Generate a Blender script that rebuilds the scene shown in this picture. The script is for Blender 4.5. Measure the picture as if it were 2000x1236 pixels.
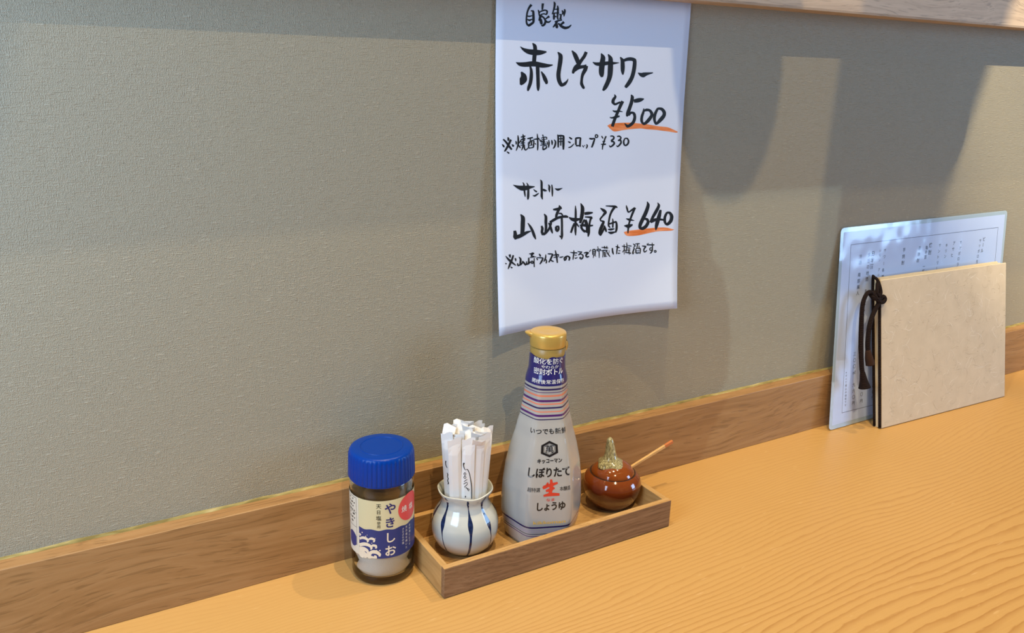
import bpy, bmesh, math, random
from mathutils import Vector, Matrix
random.seed(4)
D = bpy.data
SC = bpy.context.scene
COL = SC.collection
for o in list(D.objects):
    D.objects.remove(o)
PI = math.pi

# ------------------------------------------------------------------ camera
cam = D.cameras.new('camera'); cam.sensor_width = 36; cam.lens = 36 * 1638.84 / 2000
cam.clip_start = 0.01
camo = D.objects.new('camera', cam); COL.objects.link(camo)
RX = Vector((0.858412, -0.512116, 0.029415)); UY = Vector((0.123711, 0.262334, 0.957014)); FW = Vector((0.497819, 0.817874, -0.288545))
m = Matrix((RX, UY, -FW)).transposed().to_4x4(); m.translation = Vector((-0.198785, -0.587723, 0.388560))
camo.matrix_world = m
SC.camera = camo
# ------------------------------------------------------------------ world, light, exposure
SC.view_settings.view_transform = 'Standard'; SC.view_settings.look = 'None'
SC.view_settings.gamma = 1; SC.view_settings.use_curve_mapping = False
SC.view_settings.exposure = 0.0
W = D.worlds.new('World'); SC.world = W; W.use_nodes = True
bg = W.node_tree.nodes['Background']
# name: (strength, colour)
LIGHT = {
    'world': (0.085, (0.96, 0.96, 1.02)),
    'key': (78, (1, 0.78, 0.45)),
    'right': (520, (1, 0.84, 0.56)),
    'down': (72, (1, 0.80, 0.48)),
    'counter_fill_r': (45, (1, 0.80, 0.47)),
    'counter_fill_l': (34, (1, 0.80, 0.47)),
    'winl': (6.6, (0.62, 0.87, 1.20)),
    'winr': (24, (0.48, 0.78, 1.22)),
    'wall_patch': (40, (0.72, 0.95, 1.05)),
}
bg.inputs[0].default_value = (*LIGHT['world'][1], 1); bg.inputs[1].default_value = LIGHT['world'][0]
def spot(name, loc, target, key, angle, blend, radius):
    l = D.lights.new(name, 'SPOT'); l.energy, l.color = LIGHT[key]; l.spot_size = math.radians(angle); l.spot_blend = blend
    l.shadow_soft_size = radius
    o = D.objects.new(name, l); COL.objects.link(o); o.location = loc
    o.rotation_euler = (Vector(target) - Vector(loc)).to_track_quat('-Z', 'Y').to_euler()
    return o
LA = (-0.09, -1.2, 2.05); LB = (-0.58, -1.2, 2.05)
spot('ceiling_spot', LA, (0.45, 0.0, 0.46), 'key', 54, 1.0, 0.006)
spot('ceiling_spot', LB, (1.06, 0.0, 0.53), 'right', 22, 0.7, 0.004)
spot('down_spot', (0.18, -0.30, 2.05), (0.18, -0.30, 0), 'down', 110, 0.6, 0.010)
spot('down_spot', (0.85, -0.17, 2.05), (0.85, -0.17, 0), 'counter_fill_r', 110, 0.6, 0.012)  # added lamp, brightens the right of the counter but not the wall
spot('down_spot', (-0.35, -0.17, 2.05), (-0.35, -0.17, 0), 'counter_fill_l', 110, 0.6, 0.012)  # added lamp, brightens the left of the counter but not the wall
def area(name, loc, target, sx, sy, key):
    l = D.lights.new(name, 'AREA'); l.shape = 'RECTANGLE'; l.size = sx; l.size_y = sy; l.energy, l.color = LIGHT[key]
    o = D.objects.new(name, l); COL.objects.link(o); o.location = loc
    o.rotation_euler = (Vector(target) - Vector(loc)).to_track_quat('-Z', 'Y').to_euler()
    return o
area('window_daylight', (-0.64, -0.36, 0.50), (0.05, -0.02, 0.30), 0.40, 0.55, 'winl')
area('window_daylight', (2.4, -1.6, 0.58), (0.8, 0.0, 0.25), 0.7, 1.0, 'winr')
# added cool spot that throws the bright patch on the wall
spot('wall_patch_spot', (0.42, -2.6, 0.42), (0.505, 0, 0.15), 'wall_patch', 9, 0.1, 0.006)

# ------------------------------------------------------------------ helpers
def tag(o, label=None, cat=None, group=None, kind=None):
    if label: o['label'] = label
    if cat: o['category'] = cat
    if group: o['group'] = group
    if kind: o['kind'] = kind
    return o
def empty(name, loc, label, cat, group=None):
    o = D.objects.new(name, None); COL.objects.link(o); o.location = loc; o.empty_display_size = 0.02
    return tag(o, label, cat, group)
def mobj(name, verts, faces, mat, parent=None, smooth=False, mats=None, idx=None):
    me = D.meshes.new(name)
    off = Vector((0, 0, 0))
    if parent is not None:
        q = parent
        while q is not None:
            off += q.location; q = q.parent
    me.from_pydata([tuple(Vector(v) - off) for v in verts], [], faces)
    for mm in (mats or [mat]): me.materials.append(mm)
    if idx: me.polygons.foreach_set('material_index', idx)
    if smooth: me.polygons.foreach_set('use_smooth', [True] * len(me.polygons))
    me.update()
    o = D.objects.new(name, me); COL.objects.link(o)
    if parent is not None: o.parent = parent
    return o
def bev(o, w=0.001, seg=2, angle=30):
    b = o.modifiers.new('bevel', 'BEVEL'); b.width = w; b.segments = seg; b.limit_method = 'ANGLE'; b.angle_limit = math.radians(angle)
    o.data.polygons.foreach_set('use_smooth', [True] * len(o.data.polygons))
    try: o.data.set_sharp_from_angle(angle=math.radians(40))
    except Exception: pass
    return o
BOXF = [(0, 1, 2, 3), (7, 6, 5, 4), (4, 5, 1, 0), (5, 6, 2, 1), (6, 7, 3, 2), (7, 4, 0, 3)]
def box(name, x0, x1, y0, y1, z0, z1, mat, parent=None, b=0.0008):
    v = [(x0, y0, z1), (x1, y0, z1), (x1, y1, z1), (x0, y1, z1), (x0, y0, z0), (x1, y0, z0), (x1, y1, z0), (x0, y1, z0)]
    o = mobj(name, v, BOXF, mat, parent)
    if b: bev(o, b)
    return o
def lathe(name, prof, cx, cy, mat, parent=None, seg=64, rf=None, cap0=True, cap1=True, mats=None, midx=None, jitter=None):
    v = []; f = []; ids = []
    n = len(prof)
    for i, (z, r) in enumerate(prof):
        for j in range(seg):
            t = 2 * PI * j / seg
            rr = r * (rf(t, z) if rf else 1.0); zz = z + (jitter(t, i) if jitter else 0)
            v.append((cx + rr * math.cos(t), cy + rr * math.sin(t), zz))
    for i in range(n - 1):
        for j in range(seg):
            k = (j + 1) % seg
            f.append((i * seg + j, i * seg + k, (i + 1) * seg + k, (i + 1) * seg + j)); ids.append(midx[i] if midx else 0)
    if cap0: f.append(tuple(range(seg - 1, -1, -1))); ids.append(midx[0] if midx else 0)
    if cap1: f.append(tuple((n - 1) * seg + j for j in range(seg))); ids.append(midx[-1] if midx else 0)
    o = mobj(name, v, f, mat, parent, True, mats, ids if midx else None)
    try: o.data.set_sharp_from_angle(angle=math.radians(50))
    except Exception: pass
    return o
def tube(name, pts, rads, mat, parent=None, seg=10, smooth_n=5):
    P = [Vector(q) for q in pts]; R = list(rads)
    if smooth_n > 1:
        Q = []; RR = []
        for i in range(len(P) - 1):
            p0 = P[max(i - 1, 0)]; p1 = P[i]; p2 = P[i + 1]; p3 = P[min(i + 2, len(P) - 1)]
            for k in range(smooth_n):
                t = k / smooth_n
                Q.append(0.5 * ((2 * p1) + (p2 - p0) * t + (2 * p0 - 5 * p1 + 4 * p2 - p3) * t * t + (3 * p1 - p0 - 3 * p2 + p3) * t ** 3))
                RR.append(R[i] + (R[i + 1] - R[i]) * t)
        Q.append(P[-1]); RR.append(R[-1]); P, R = Q, RR
    v = []; f = []
    up = Vector((0.13, 0.21, 0.97))
    for i, q in enumerate(P):
        d = (P[min(i + 1, len(P) - 1)] - P[max(i - 1, 0)]).normalized()
        a = d.cross(up)
        if a.length < 0.05: a = d.cross(Vector((1, 0, 0)))
        a.normalize(); bb = d.cross(a).normalized(); up = a.cross(d)
        for j in range(seg):
            t = 2 * PI * j / seg
            v.append(q + (a * math.cos(t) + bb * math.sin(t)) * R[i])
    for i in range(len(P) - 1):
        for j in range(seg):
            k = (j + 1) % seg
            f.append((i * seg + j, i * seg + k, (i + 1) * seg + k, (i + 1) * seg + j))
    f.append(tuple(range(seg - 1, -1, -1))); f.append(tuple((len(P) - 1) * seg + j for j in range(seg)))
    return mobj(name, v, f, mat, parent, True)

# ------------------------------------------------------------------ materials
def mat(name, col=(0.8, 0.8, 0.8), rough=0.5, metal=0.0, spec=0.5, coat=0.0, trans=0.0, ior=1.45, sheen=0.0):
    M = D.materials.new(name); M.use_nodes = True
    b = M.node_tree.nodes['Principled BSDF']
    b.inputs['Base Color'].default_value = (*col, 1); b.inputs['Roughness'].default_value = rough; b.inputs['Metallic'].default_value = metal
    b.inputs['Specular IOR Level'].default_value = spec; b.inputs['Coat Weight'].default_value = coat; b.inputs['Coat Roughness'].default_value = 0.06
    b.inputs['Transmission Weight'].default_value = trans; b.inputs['IOR'].default_value = ior; b.inputs['Sheen Weight'].default_value = sheen
    return M
class NT:
    def __init__(s, M): s.M = M; s.t = M.node_tree; s.b = s.t.nodes['Principled BSDF']
    def n(s, typ, **kw):
        x = s.t.nodes.new(typ)
        for k, v in kw.items(): setattr(x, k, v)
        return x
    def l(s, a, b): s.t.links.new(a, b)
    def math(s, op, a, b=None, c=None):
        x = s.n('ShaderNodeMath', operation=op)
        for i, q in enumerate((a, b, c)):
            if q is None: continue
            if isinstance(q, (int, float)): x.inputs[i].default_value = q
            else: s.l(q, x.inputs[i])
        return x.outputs[0]
    def coord(s, which='Object'):
        return s.n('ShaderNodeTexCoord').outputs[which]
    def mapping(s, vec, scale=(1, 1, 1), rot=(0, 0, 0), loc=(0, 0, 0)):
        x = s.n('ShaderNodeMapping'); s.l(vec, x.inputs[0]); x.inputs['Scale'].default_value = scale; x.inputs['Rotation'].default_value = rot; x.inputs['Location'].default_value = loc
        return x.outputs[0]
    def noise(s, vec, scale=1, detail=2, rough=0.5, dist=0.0):
        x = s.n('ShaderNodeTexNoise'); s.l(vec, x.inputs['Vector']); x.inputs['Scale'].default_value = scale; x.inputs['Detail'].default_value = detail
        x.inputs['Roughness'].default_value = rough; x.inputs['Distortion'].default_value = dist
        return x.outputs['Fac']
    def ramp(s, fac, stops, interp='LINEAR'):
        x = s.n('ShaderNodeValToRGB'); x.color_ramp.interpolation = interp
        e = x.color_ramp.elements
        e[0].position, e[0].color = stops[0][0], (*stops[0][1], 1)
        e[1].position, e[1].color = stops[-1][0], (*stops[-1][1], 1)
        for p_, c_ in stops[1:-1]:
            q = e.new(p_); q.color = (*c_, 1)
        s.l(fac, x.inputs[0]); return x.outputs['Color']
    def mix(s, fac, a, b, blend='MIX'):
        x = s.n('ShaderNodeMix', data_type='RGBA', blend_type=blend)
        if isinstance(fac, (int, float)): x.inputs[0].default_value = fac
        else: s.l(fac, x.inputs[0])
        for i, q in ((6, a), (7, b)):
            if isinstance(q, tuple): x.inputs[i].default_value = (*q, 1)
            else: s.l(q, x.inputs[i])
        return x.outputs[2]
    def bump(s, h, strength=0.5, dist=0.001, prev=None):
        x = s.n('ShaderNodeBump'); x.inputs['Strength'].default_value = strength; x.inputs['Distance'].default_value = dist
        s.l(h, x.inputs['Height'])
        if prev is not None: s.l(prev, x.inputs['Normal'])
        s.l(x.outputs[0], s.b.inputs['Normal']); return x.outputs[0]
    def col(s, c): s.l(c, s.b.inputs['Base Color'])

# woven wallpaper
M_WALL = mat('woven_wallpaper', (0.45, 0.37, 0.25), 0.5, spec=0.4)
n = NT(M_WALL); P = n.coord()
v1 = n.noise(n.mapping(P, (1400, 1, 260)), 1, 1, 0.5, 0.0)
v2 = n.noise(n.mapping(P, (1900, 1, 1200), loc=(5, 0, 2)), 1, 1, 0.5, 0.0)
h1 = n.noise(n.mapping(P, (120, 1, 1150), loc=(3, 0, 7)), 1, 1, 0.5, 0.0)
reg = n.noise(n.mapping(P, (26, 1, 26)), 1, 2)
hs = n.ramp(h1, [(0.56, (0, 0, 0)), (0.70, (1, 1, 1))]); vs = n.ramp(v1, [(0.50, (0, 0, 0)), (0.70, (1, 1, 1))])
dots = n.ramp(v2, [(0.45, (0, 0, 0)), (0.70, (1, 1, 1))])
big = n.noise(n.mapping(P, (9, 1, 9)), 1, 2)
hh = n.math('ADD', n.math('MULTIPLY', hs, 1.0), n.math('ADD', n.math('MULTIPLY', n.math('MULTIPLY', vs, reg), 1.1), n.math('MULTIPLY', dots, 0.8)))
n.bump(hh, 0.9, 0.00026)
cc = n.mix(n.math('MULTIPLY', dots, 0.35), (0.345, 0.308, 0.222), (0.432, 0.388, 0.287))
cc = n.mix(n.math('MULTIPLY', n.math('MULTIPLY', hs, reg), 0.75), cc, (0.53, 0.485, 0.375))  # catch-light on the raised horizontal threads, put into the colour
n.col(n.mix(n.math('MULTIPLY', big, 0.25), cc, (0.375, 0.332, 0.238)))

def wood_straight(name, c0, c1, c2, rough=0.45, sx=6, sy=260, pores=True, spec=0.4, seed=0, axis='x', bumpd=0.00012):
    M = mat(name, c0, rough, spec=spec); n = NT(M); P = n.coord()
    if axis == 'y': P = n.mapping(P, (1, 1, 1), (0, 0, PI / 2))
    P = n.mapping(P, (1, 1, 1), loc=(seed, seed * 1.7, seed * 0.6))
    warp = n.noise(n.mapping(P, (5, 14, 14)), 1, 2)
    sep = n.n('ShaderNodeSeparateXYZ'); n.l(P, sep.inputs[0]); cmb = n.n('ShaderNodeCombineXYZ')
    n.l(sep.outputs[0], cmb.inputs[0]); n.l(n.math('ADD', sep.outputs[1], n.math('MULTIPLY', warp, 0.03)), cmb.inputs[1]); n.l(n.math('ADD', sep.outputs[2], n.math('MULTIPLY', warp, 0.05)), cmb.inputs[2])
    Q = cmb.outputs[0]
    g = n.noise(n.mapping(Q, (sx, sy, sy)), 1, 4, 0.6, 0.2)
    g2 = n.noise(n.mapping(Q, (sx * 6, sy * 2.8, sy * 2.8)), 1, 2, 0.5)
    c = n.ramp(g, [(0.30, c1), (0.5, c0), (0.72, c2)])
    if pores:
        d = n.ramp(g2, [(0.56, (0, 0, 0)), (0.66, (1, 1, 1))])
        c = n.mix(n.math('MULTIPLY', d, 0.42), c, tuple(q * 0.55 for q in c1))
        n.bump(n.math('SUBTRACT', n.math('MULTIPLY', g, 0.5), d), 0.35, bumpd)
    n.col(c); return M
M_BASE = wood_straight('baseboard_wood', (0.345, 0.185, 0.073), (0.285, 0.148, 0.055), (0.395, 0.225, 0.096), 0.36, 5, 190, True, 0.4, 0.3)
M_TRIM = wood_straight('trim_wood', (0.56, 0.415, 0.28), (0.45, 0.325, 0.215), (0.61, 0.465, 0.325), 0.5, 5, 240, True, 0.3, 2.3)
M_TRAY = wood_straight('tray_wood', (0.50, 0.29, 0.11), (0.40, 0.215, 0.075), (0.56, 0.34, 0.14), 0.5, 14, 420, True, 0.3, 5.1)
M_TRAYE = wood_straight('tray_end_wood', (0.46, 0.265, 0.095), (0.37, 0.20, 0.065), (0.52, 0.31, 0.12), 0.5, 10, 300, False, 0.3, 5.7, 'y')
M_TRAYF = wood_straight('tray_front_shaded', (0.25, 0.14, 0.07), (0.18, 0.095, 0.045), (0.31, 0.185, 0.10), 0.6, 14, 420, True, 0.3, 6.1)  # darker copy of the tray wood, front face shade put into the colour
# pine counter with flat-sawn growth rings
M_CTR = mat('pine_counter', (0.7, 0.5, 0.3), 0.38, spec=0.4); n = NT(M_CTR); P = n.coord()
sep = n.n('ShaderNodeSeparateXYZ'); n.l(P, sep.inputs[0]); X, Y = sep.outputs[0], sep.outputs[1]
w1 = n.math('SUBTRACT', n.noise(n.mapping(P, (2.2, 7, 1)), 1, 2), 0.5)
w2 = n.math('SUBTRACT', n.noise(n.mapping(P, (14, 60, 1)), 1, 2), 0.5)
w3 = n.math('SUBTRACT', n.noise(n.mapping(P, (70, 260, 1)), 1, 2), 0.5)
d0 = n.math('ADD', n.math('ADD', Y, 0.40), n.math('MULTIPLY', n.math('SUBTRACT', X, 0.4), -0.035))
d0 = n.math('ADD', d0, n.math('ADD', n.math('MULTIPLY', w1, 0.085), n.math('ADD', n.math('MULTIPLY', w2, 0.0065), n.math('MULTIPLY', w3, 0.0022))))
hh2 = n.math('MULTIPLY', n.math('ADD', n.math('MULTIPLY', X, 0.05), 0.015), 1.0)
dd = n.math('SQRT', n.math('ADD', n.math('MULTIPLY', d0, d0), n.math('MULTIPLY', hh2, hh2)))
ph = n.math('ADD', n.math('MULTIPLY', dd, 68.0), n.math('MULTIPLY', n.math('MULTIPLY', dd, dd), 250.0))
fr = n.math('FRACT', ph)
ring = n.ramp(fr, [(0.0, (0, 0, 0)), (0.52, (0.04, 0.04, 0.04)), (0.80, (0.55, 0.55, 0.55)), (0.92, (1, 1, 1)), (1.0, (0, 0, 0))])
fib = n.noise(n.mapping(P, (14, 700, 1)), 1, 3, 0.6)
amp = n.math('MULTIPLY', n.ramp(dd, [(0.0, (1, 1, 1)), (0.12, (0.85, 0.85, 0.85)), (0.30, (0.42, 0.42, 0.42)), (0.42, (0.12, 0.12, 0.12))]), n.math('ADD', 0.45, n.noise(n.mapping(P, (5, 22, 1)), 1, 2)))
c = n.mix(n.math('MULTIPLY', ring, n.math('MULTIPLY', amp, 0.9)), (0.55, 0.318, 0.108), (0.37, 0.168, 0.040))
c = n.mix(n.math('MULTIPLY', n.ramp(fib, [(0.45, (0, 0, 0)), (0.8, (1, 1, 1))]), 0.22), c, (0.46, 0.24, 0.07))
fl = n.noise(n.mapping(P, (60, 330, 1), loc=(9, 4, 0)), 1, 1)
c = n.mix(n.ramp(fl, [(0.70, (0, 0, 0)), (0.80, (0.45, 0.45, 0.45))]), c, (0.66, 0.43, 0.20))
n.col(c); n.bump(n.math('ADD', n.math('MULTIPLY', ring, -0.5), fib), 0.15, 0.00015)

M_SEAL = mat('yellowed_sealant', (0.42, 0.33, 0.10), 0.85, spec=0.1); n = NT(M_SEAL); P = n.coord()
n.col(n.ramp(n.noise(n.mapping(P, (60, 300, 300)), 1, 3), [(0.35, (0.20, 0.15, 0.05)), (0.6, (0.34, 0.27, 0.10)), (0.75, (0.46, 0.36, 0.17))]))
M_PAPER = mat('white_paper', (0.69, 0.77, 0.93), 0.75, spec=0.2)
n = NT(M_PAPER); n.bump(n.noise(n.coord(), 900, 2), 0.06, 0.0002)
M_INK = mat('black_brush_ink', (0.008, 0.009, 0.011), 0.55, spec=0.3)
M_ORANGE = mat('orange_marker', (0.78, 0.22, 0.06), 0.7, spec=0.2); n = NT(M_ORANGE); P = n.coord()
n.col(n.ramp(n.noise(n.mapping(P, (60, 60, 500)), 1, 3), [(0.35, (0.70, 0.18, 0.04)), (0.62, (0.86, 0.30, 0.12)), (0.8, (0.88, 0.45, 0.28))]))
M_SIGNEDGE = M_PAPER
M_BOT = mat('glossy_white_film', (0.40, 0.385, 0.36), 0.12, spec=0.5, coat=0.4)
M_NAVY = mat('navy_film', (0.022, 0.018, 0.13), 0.16, spec=0.5, coat=0.4)
M_PURP = mat('purple_band', (0.085, 0.022, 0.14), 0.2, coat=0.3)
M_DNAVY = mat('dark_navy_band', (0.03, 0.02, 0.09), 0.2, coat=0.3)
M_ORB = mat('salmon_band', (0.70, 0.21, 0.12), 0.2, coat=0.3)
M_LAV = mat('lavender_band', (0.36, 0.29, 0.40), 0.2, coat=0.3)
M_GOLD = mat('gold_plastic', (0.60, 0.38, 0.09), 0.28, metal=0.35, spec=0.5)
M_GOLD2 = mat('dull_gold_plastic', (0.36, 0.235, 0.06), 0.35, spec=0.5)
M_W = mat('white_print', (0.80, 0.80, 0.78), 0.3)
M_K = mat('black_print', (0.012, 0.010, 0.010), 0.35)
M_R = mat('red_print', (0.62, 0.05, 0.025), 0.35)
M_Y = mat('yellow_print', (0.72, 0.43, 0.06), 0.35)
M_N = mat('navy_print', (0.020, 0.022, 0.14), 0.35)
M_C = mat('cream_print', (0.78, 0.68, 0.52), 0.4)
PRINT = dict(w=M_W, k=M_K, r=M_R, y=M_Y, n=M_N, c=M_C)
M_LAB = mat('cream_label', (0.64, 0.57, 0.34), 0.35)
M_LABW = mat('pale_label_panel', (0.70, 0.64, 0.52), 0.35)
M_LABN = mat('navy_label', (0.020, 0.036, 0.17), 0.33)
M_SUN = mat('red_sun_print', (0.68, 0.075, 0.075), 0.35)
M_CAP = mat('blue_plastic', (0.0, 0.038, 0.28), 0.3, spec=0.25)
M_GLASS = mat('jar_glass', (0.95, 0.96, 0.95), 0.02, trans=1.0, ior=1.48)
M_SALT = mat('white_salt', (0.80, 0.77, 0.70), 0.8); n = NT(M_SALT); n.bump(n.noise(n.coord(), 1400, 2), 0.6, 0.0005)
M_PORC = mat('white_porcelain', (0.58, 0.585, 0.53), 0.12, spec=0.5, coat=0.5)
M_BLUE = mat('blue_underglaze', (0.012, 0.028, 0.12), 0.14, spec=0.5, coat=0.5); n = NT(M_BLUE)
n.col(n.ramp(n.noise(n.coord(), 260, 2), [(0.35, (0.005, 0.010, 0.038)), (0.7, (0.022, 0.042, 0.13))]))
M_SLEEVE = mat('thin_white_paper', (0.80, 0.77, 0.74), 0.6, spec=0.25)
b_ = M_SLEEVE.node_tree.nodes['Principled BSDF']; b_.inputs['Subsurface Weight'].default_value = 0.25; b_.inputs['Subsurface Radius'].default_value = (0.003, 0.0025, 0.002)
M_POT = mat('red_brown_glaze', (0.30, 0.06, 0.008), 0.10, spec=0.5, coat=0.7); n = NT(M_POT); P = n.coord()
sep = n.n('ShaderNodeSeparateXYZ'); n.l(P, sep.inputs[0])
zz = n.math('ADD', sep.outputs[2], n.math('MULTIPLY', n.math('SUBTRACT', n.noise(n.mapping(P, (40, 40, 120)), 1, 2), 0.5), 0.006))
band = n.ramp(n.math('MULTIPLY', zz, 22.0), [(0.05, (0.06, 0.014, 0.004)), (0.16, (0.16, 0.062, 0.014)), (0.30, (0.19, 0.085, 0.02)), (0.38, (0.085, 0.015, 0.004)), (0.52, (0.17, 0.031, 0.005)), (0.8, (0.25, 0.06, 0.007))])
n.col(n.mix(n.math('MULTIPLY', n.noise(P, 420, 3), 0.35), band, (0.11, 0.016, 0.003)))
M_STEM = mat('green_ash_glaze', (0.28, 0.25, 0.13), 0.14, spec=0.5, coat=0.6); n = NT(M_STEM); P = n.coord()
n.col(n.ramp(n.noise(n.mapping(P, (900, 900, 260)), 1, 3), [(0.30, (0.12, 0.10, 0.055)), (0.50, (0.34, 0.30, 0.15)), (0.68, (0.58, 0.53, 0.29))]))
M_DARKG = mat('dark_glaze', (0.035, 0.018, 0.012), 0.2, coat=0.5)
M_STICK = wood_straight('spoon_wood', (0.66, 0.40, 0.16), (0.55, 0.31, 0.11), (0.72, 0.46, 0.2), 0.5, 30, 800, False, 0.3, 7)
M_TIP = mat('worn_red_tip', (0.55, 0.17, 0.05), 0.6)
M_MENU = mat('menu_sheet', (0.62, 0.72, 0.98), 0.5, spec=0.2)
M_TXT = mat('grey_print', (0.075, 0.08, 0.12), 0.5)
# clear laminating film
M_FILM = D.materials.new('clear_film'); M_FILM.use_nodes = True; t_ = M_FILM.node_tree; t_.nodes.clear()
o_ = t_.nodes.new('ShaderNodeOutputMaterial'); mx = t_.nodes.new('ShaderNodeMixShader'); tr = t_.nodes.new('ShaderNodeBsdfTransparent'); gl = t_.nodes.new('ShaderNodeBsdfGlossy')
tr.inputs[0].default_value = (0.97, 0.99, 1.0, 1); gl.inputs['Roughness'].default_value = 0.11; fz = t_.nodes.new('ShaderNodeLayerWeight'); fz.inputs[0].default_value = 0.5; f5 = t_.nodes.new('ShaderNodeMath'); f5.operation = 'POWER'; f5.inputs[1].default_value = 4.0; f6 = t_.nodes.new('ShaderNodeMath'); f6.operation = 'MULTIPLY_ADD'; f6.inputs[1].default_value = 0.7; f6.inputs[2].default_value = 0.05; t_.links.new(fz.outputs['Facing'], f5.inputs[0]); t_.links.new(f5.outputs[0], f6.inputs[0])
tc = t_.nodes.new('ShaderNodeTexCoord'); nz = t_.nodes.new('ShaderNodeTexNoise'); nz.inputs['Scale'].default_value = 16; nz.inputs['Detail'].default_value = 2; bp_ = t_.nodes.new('ShaderNodeBump'); bp_.inputs['Strength'].default_value = 0.6; bp_.inputs['Distance'].default_value = 0.004
t_.links.new(tc.outputs['Object'], nz.inputs['Vector']); t_.links.new(nz.outputs['Fac'], bp_.inputs['Height']); t_.links.new(bp_.outputs[0], gl.inputs['Normal'])
t_.links.new(f6.outputs[0], mx.inputs[0]); t_.links.new(tr.outputs[0], mx.inputs[1]); t_.links.new(gl.outputs[0], mx.inputs[2]); t_.links.new(mx.outputs[0], o_.inputs[0])
M_FEDGE = mat('film_edge_sheen', (0.62, 0.78, 0.92), 0.10, spec=0.5, coat=0.6)  # clear film border, its pale blue reflection put into the base colour
be = M_FEDGE.node_tree.nodes['Principled BSDF']; be.inputs['Alpha'].default_value = 0.75
M_WASHI = mat('washi_cover', (0.60, 0.50, 0.37), 0.7, spec=0.25); n = NT(M_WASHI); P = n.coord()
f1 = n.noise(n.mapping(P, (150, 60, 60)), 1, 1, 0.5, 2.5); f2 = n.noise(n.mapping(P, (50, 130, 130), loc=(4, 2, 8)), 1, 1, 0.5, 2.5)
def ridge(q): return n.ramp(n.math('ABSOLUTE', n.math('SUBTRACT', q, 0.5)), [(0.0, (1, 1, 1)), (0.022, (0, 0, 0))])
msk = n.ramp(n.noise(P, 55, 2), [(0.50, (0, 0, 0)), (0.62, (1, 1, 1))]); msk2 = n.ramp(n.noise(n.mapping(P, loc=(1, 5, 3)), 50, 2), [(0.52, (0, 0, 0)), (0.64, (1, 1, 1))])
fib1 = n.math('MULTIPLY', ridge(f1), msk); fib2 = n.math('MULTIPLY', ridge(f2), msk2)
blot = n.noise(P, 70, 3)
c = n.mix(blot, (0.56, 0.465, 0.335), (0.68, 0.57, 0.425)); c = n.mix(n.math('MULTIPLY', fib1, 0.5), c, (0.74, 0.64, 0.50)); c = n.mix(n.math('MULTIPLY', fib2, 0.40), c, (0.42, 0.33, 0.22))
spk = n.ramp(n.noise(n.mapping(P, (1.0, 1, 1.4)), 240, 1), [(0.76, (0, 0, 0)), (0.80, (1, 1, 1))]); c = n.mix(n.math('MULTIPLY', spk, 0.5), c, (0.30, 0.20, 0.10))
n.col(c); n.bump(n.math('ADD', n.math('ADD', fib1, fib2), n.math('MULTIPLY', blot, 0.6)), 0.5, 0.0004)
M_FIB = mat('pale_fibre', (0.78, 0.69, 0.55), 0.5)
M_FIBD = mat('tan_fibre', (0.48, 0.38, 0.25), 0.6)
M_PAGE = mat('cream_pages', (0.72, 0.58, 0.36), 0.7)
M_CORD = mat('dark_brown_cord', (0.010, 0.005, 0.004), 0.8, spec=0.2); n = NT(M_CORD); P = n.coord()
wv = n.n('ShaderNodeTexWave'); n.l(P, wv.inputs[0]); wv.inputs['Scale'].default_value = 260; wv.inputs['Distortion'].default_value = 3; wv.bands_direction = 'DIAGONAL'
n.col(n.mix(n.math('MULTIPLY', wv.outputs['Fac'], 0.5), (0.007, 0.0035, 0.003), (0.028, 0.012, 0.008))); n.bump(wv.outputs['Fac'], 0.6, 0.0006)
M_CORDF = mat('frayed_cord_end', (0.040, 0.018, 0.010), 0.85, spec=0.2)

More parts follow.
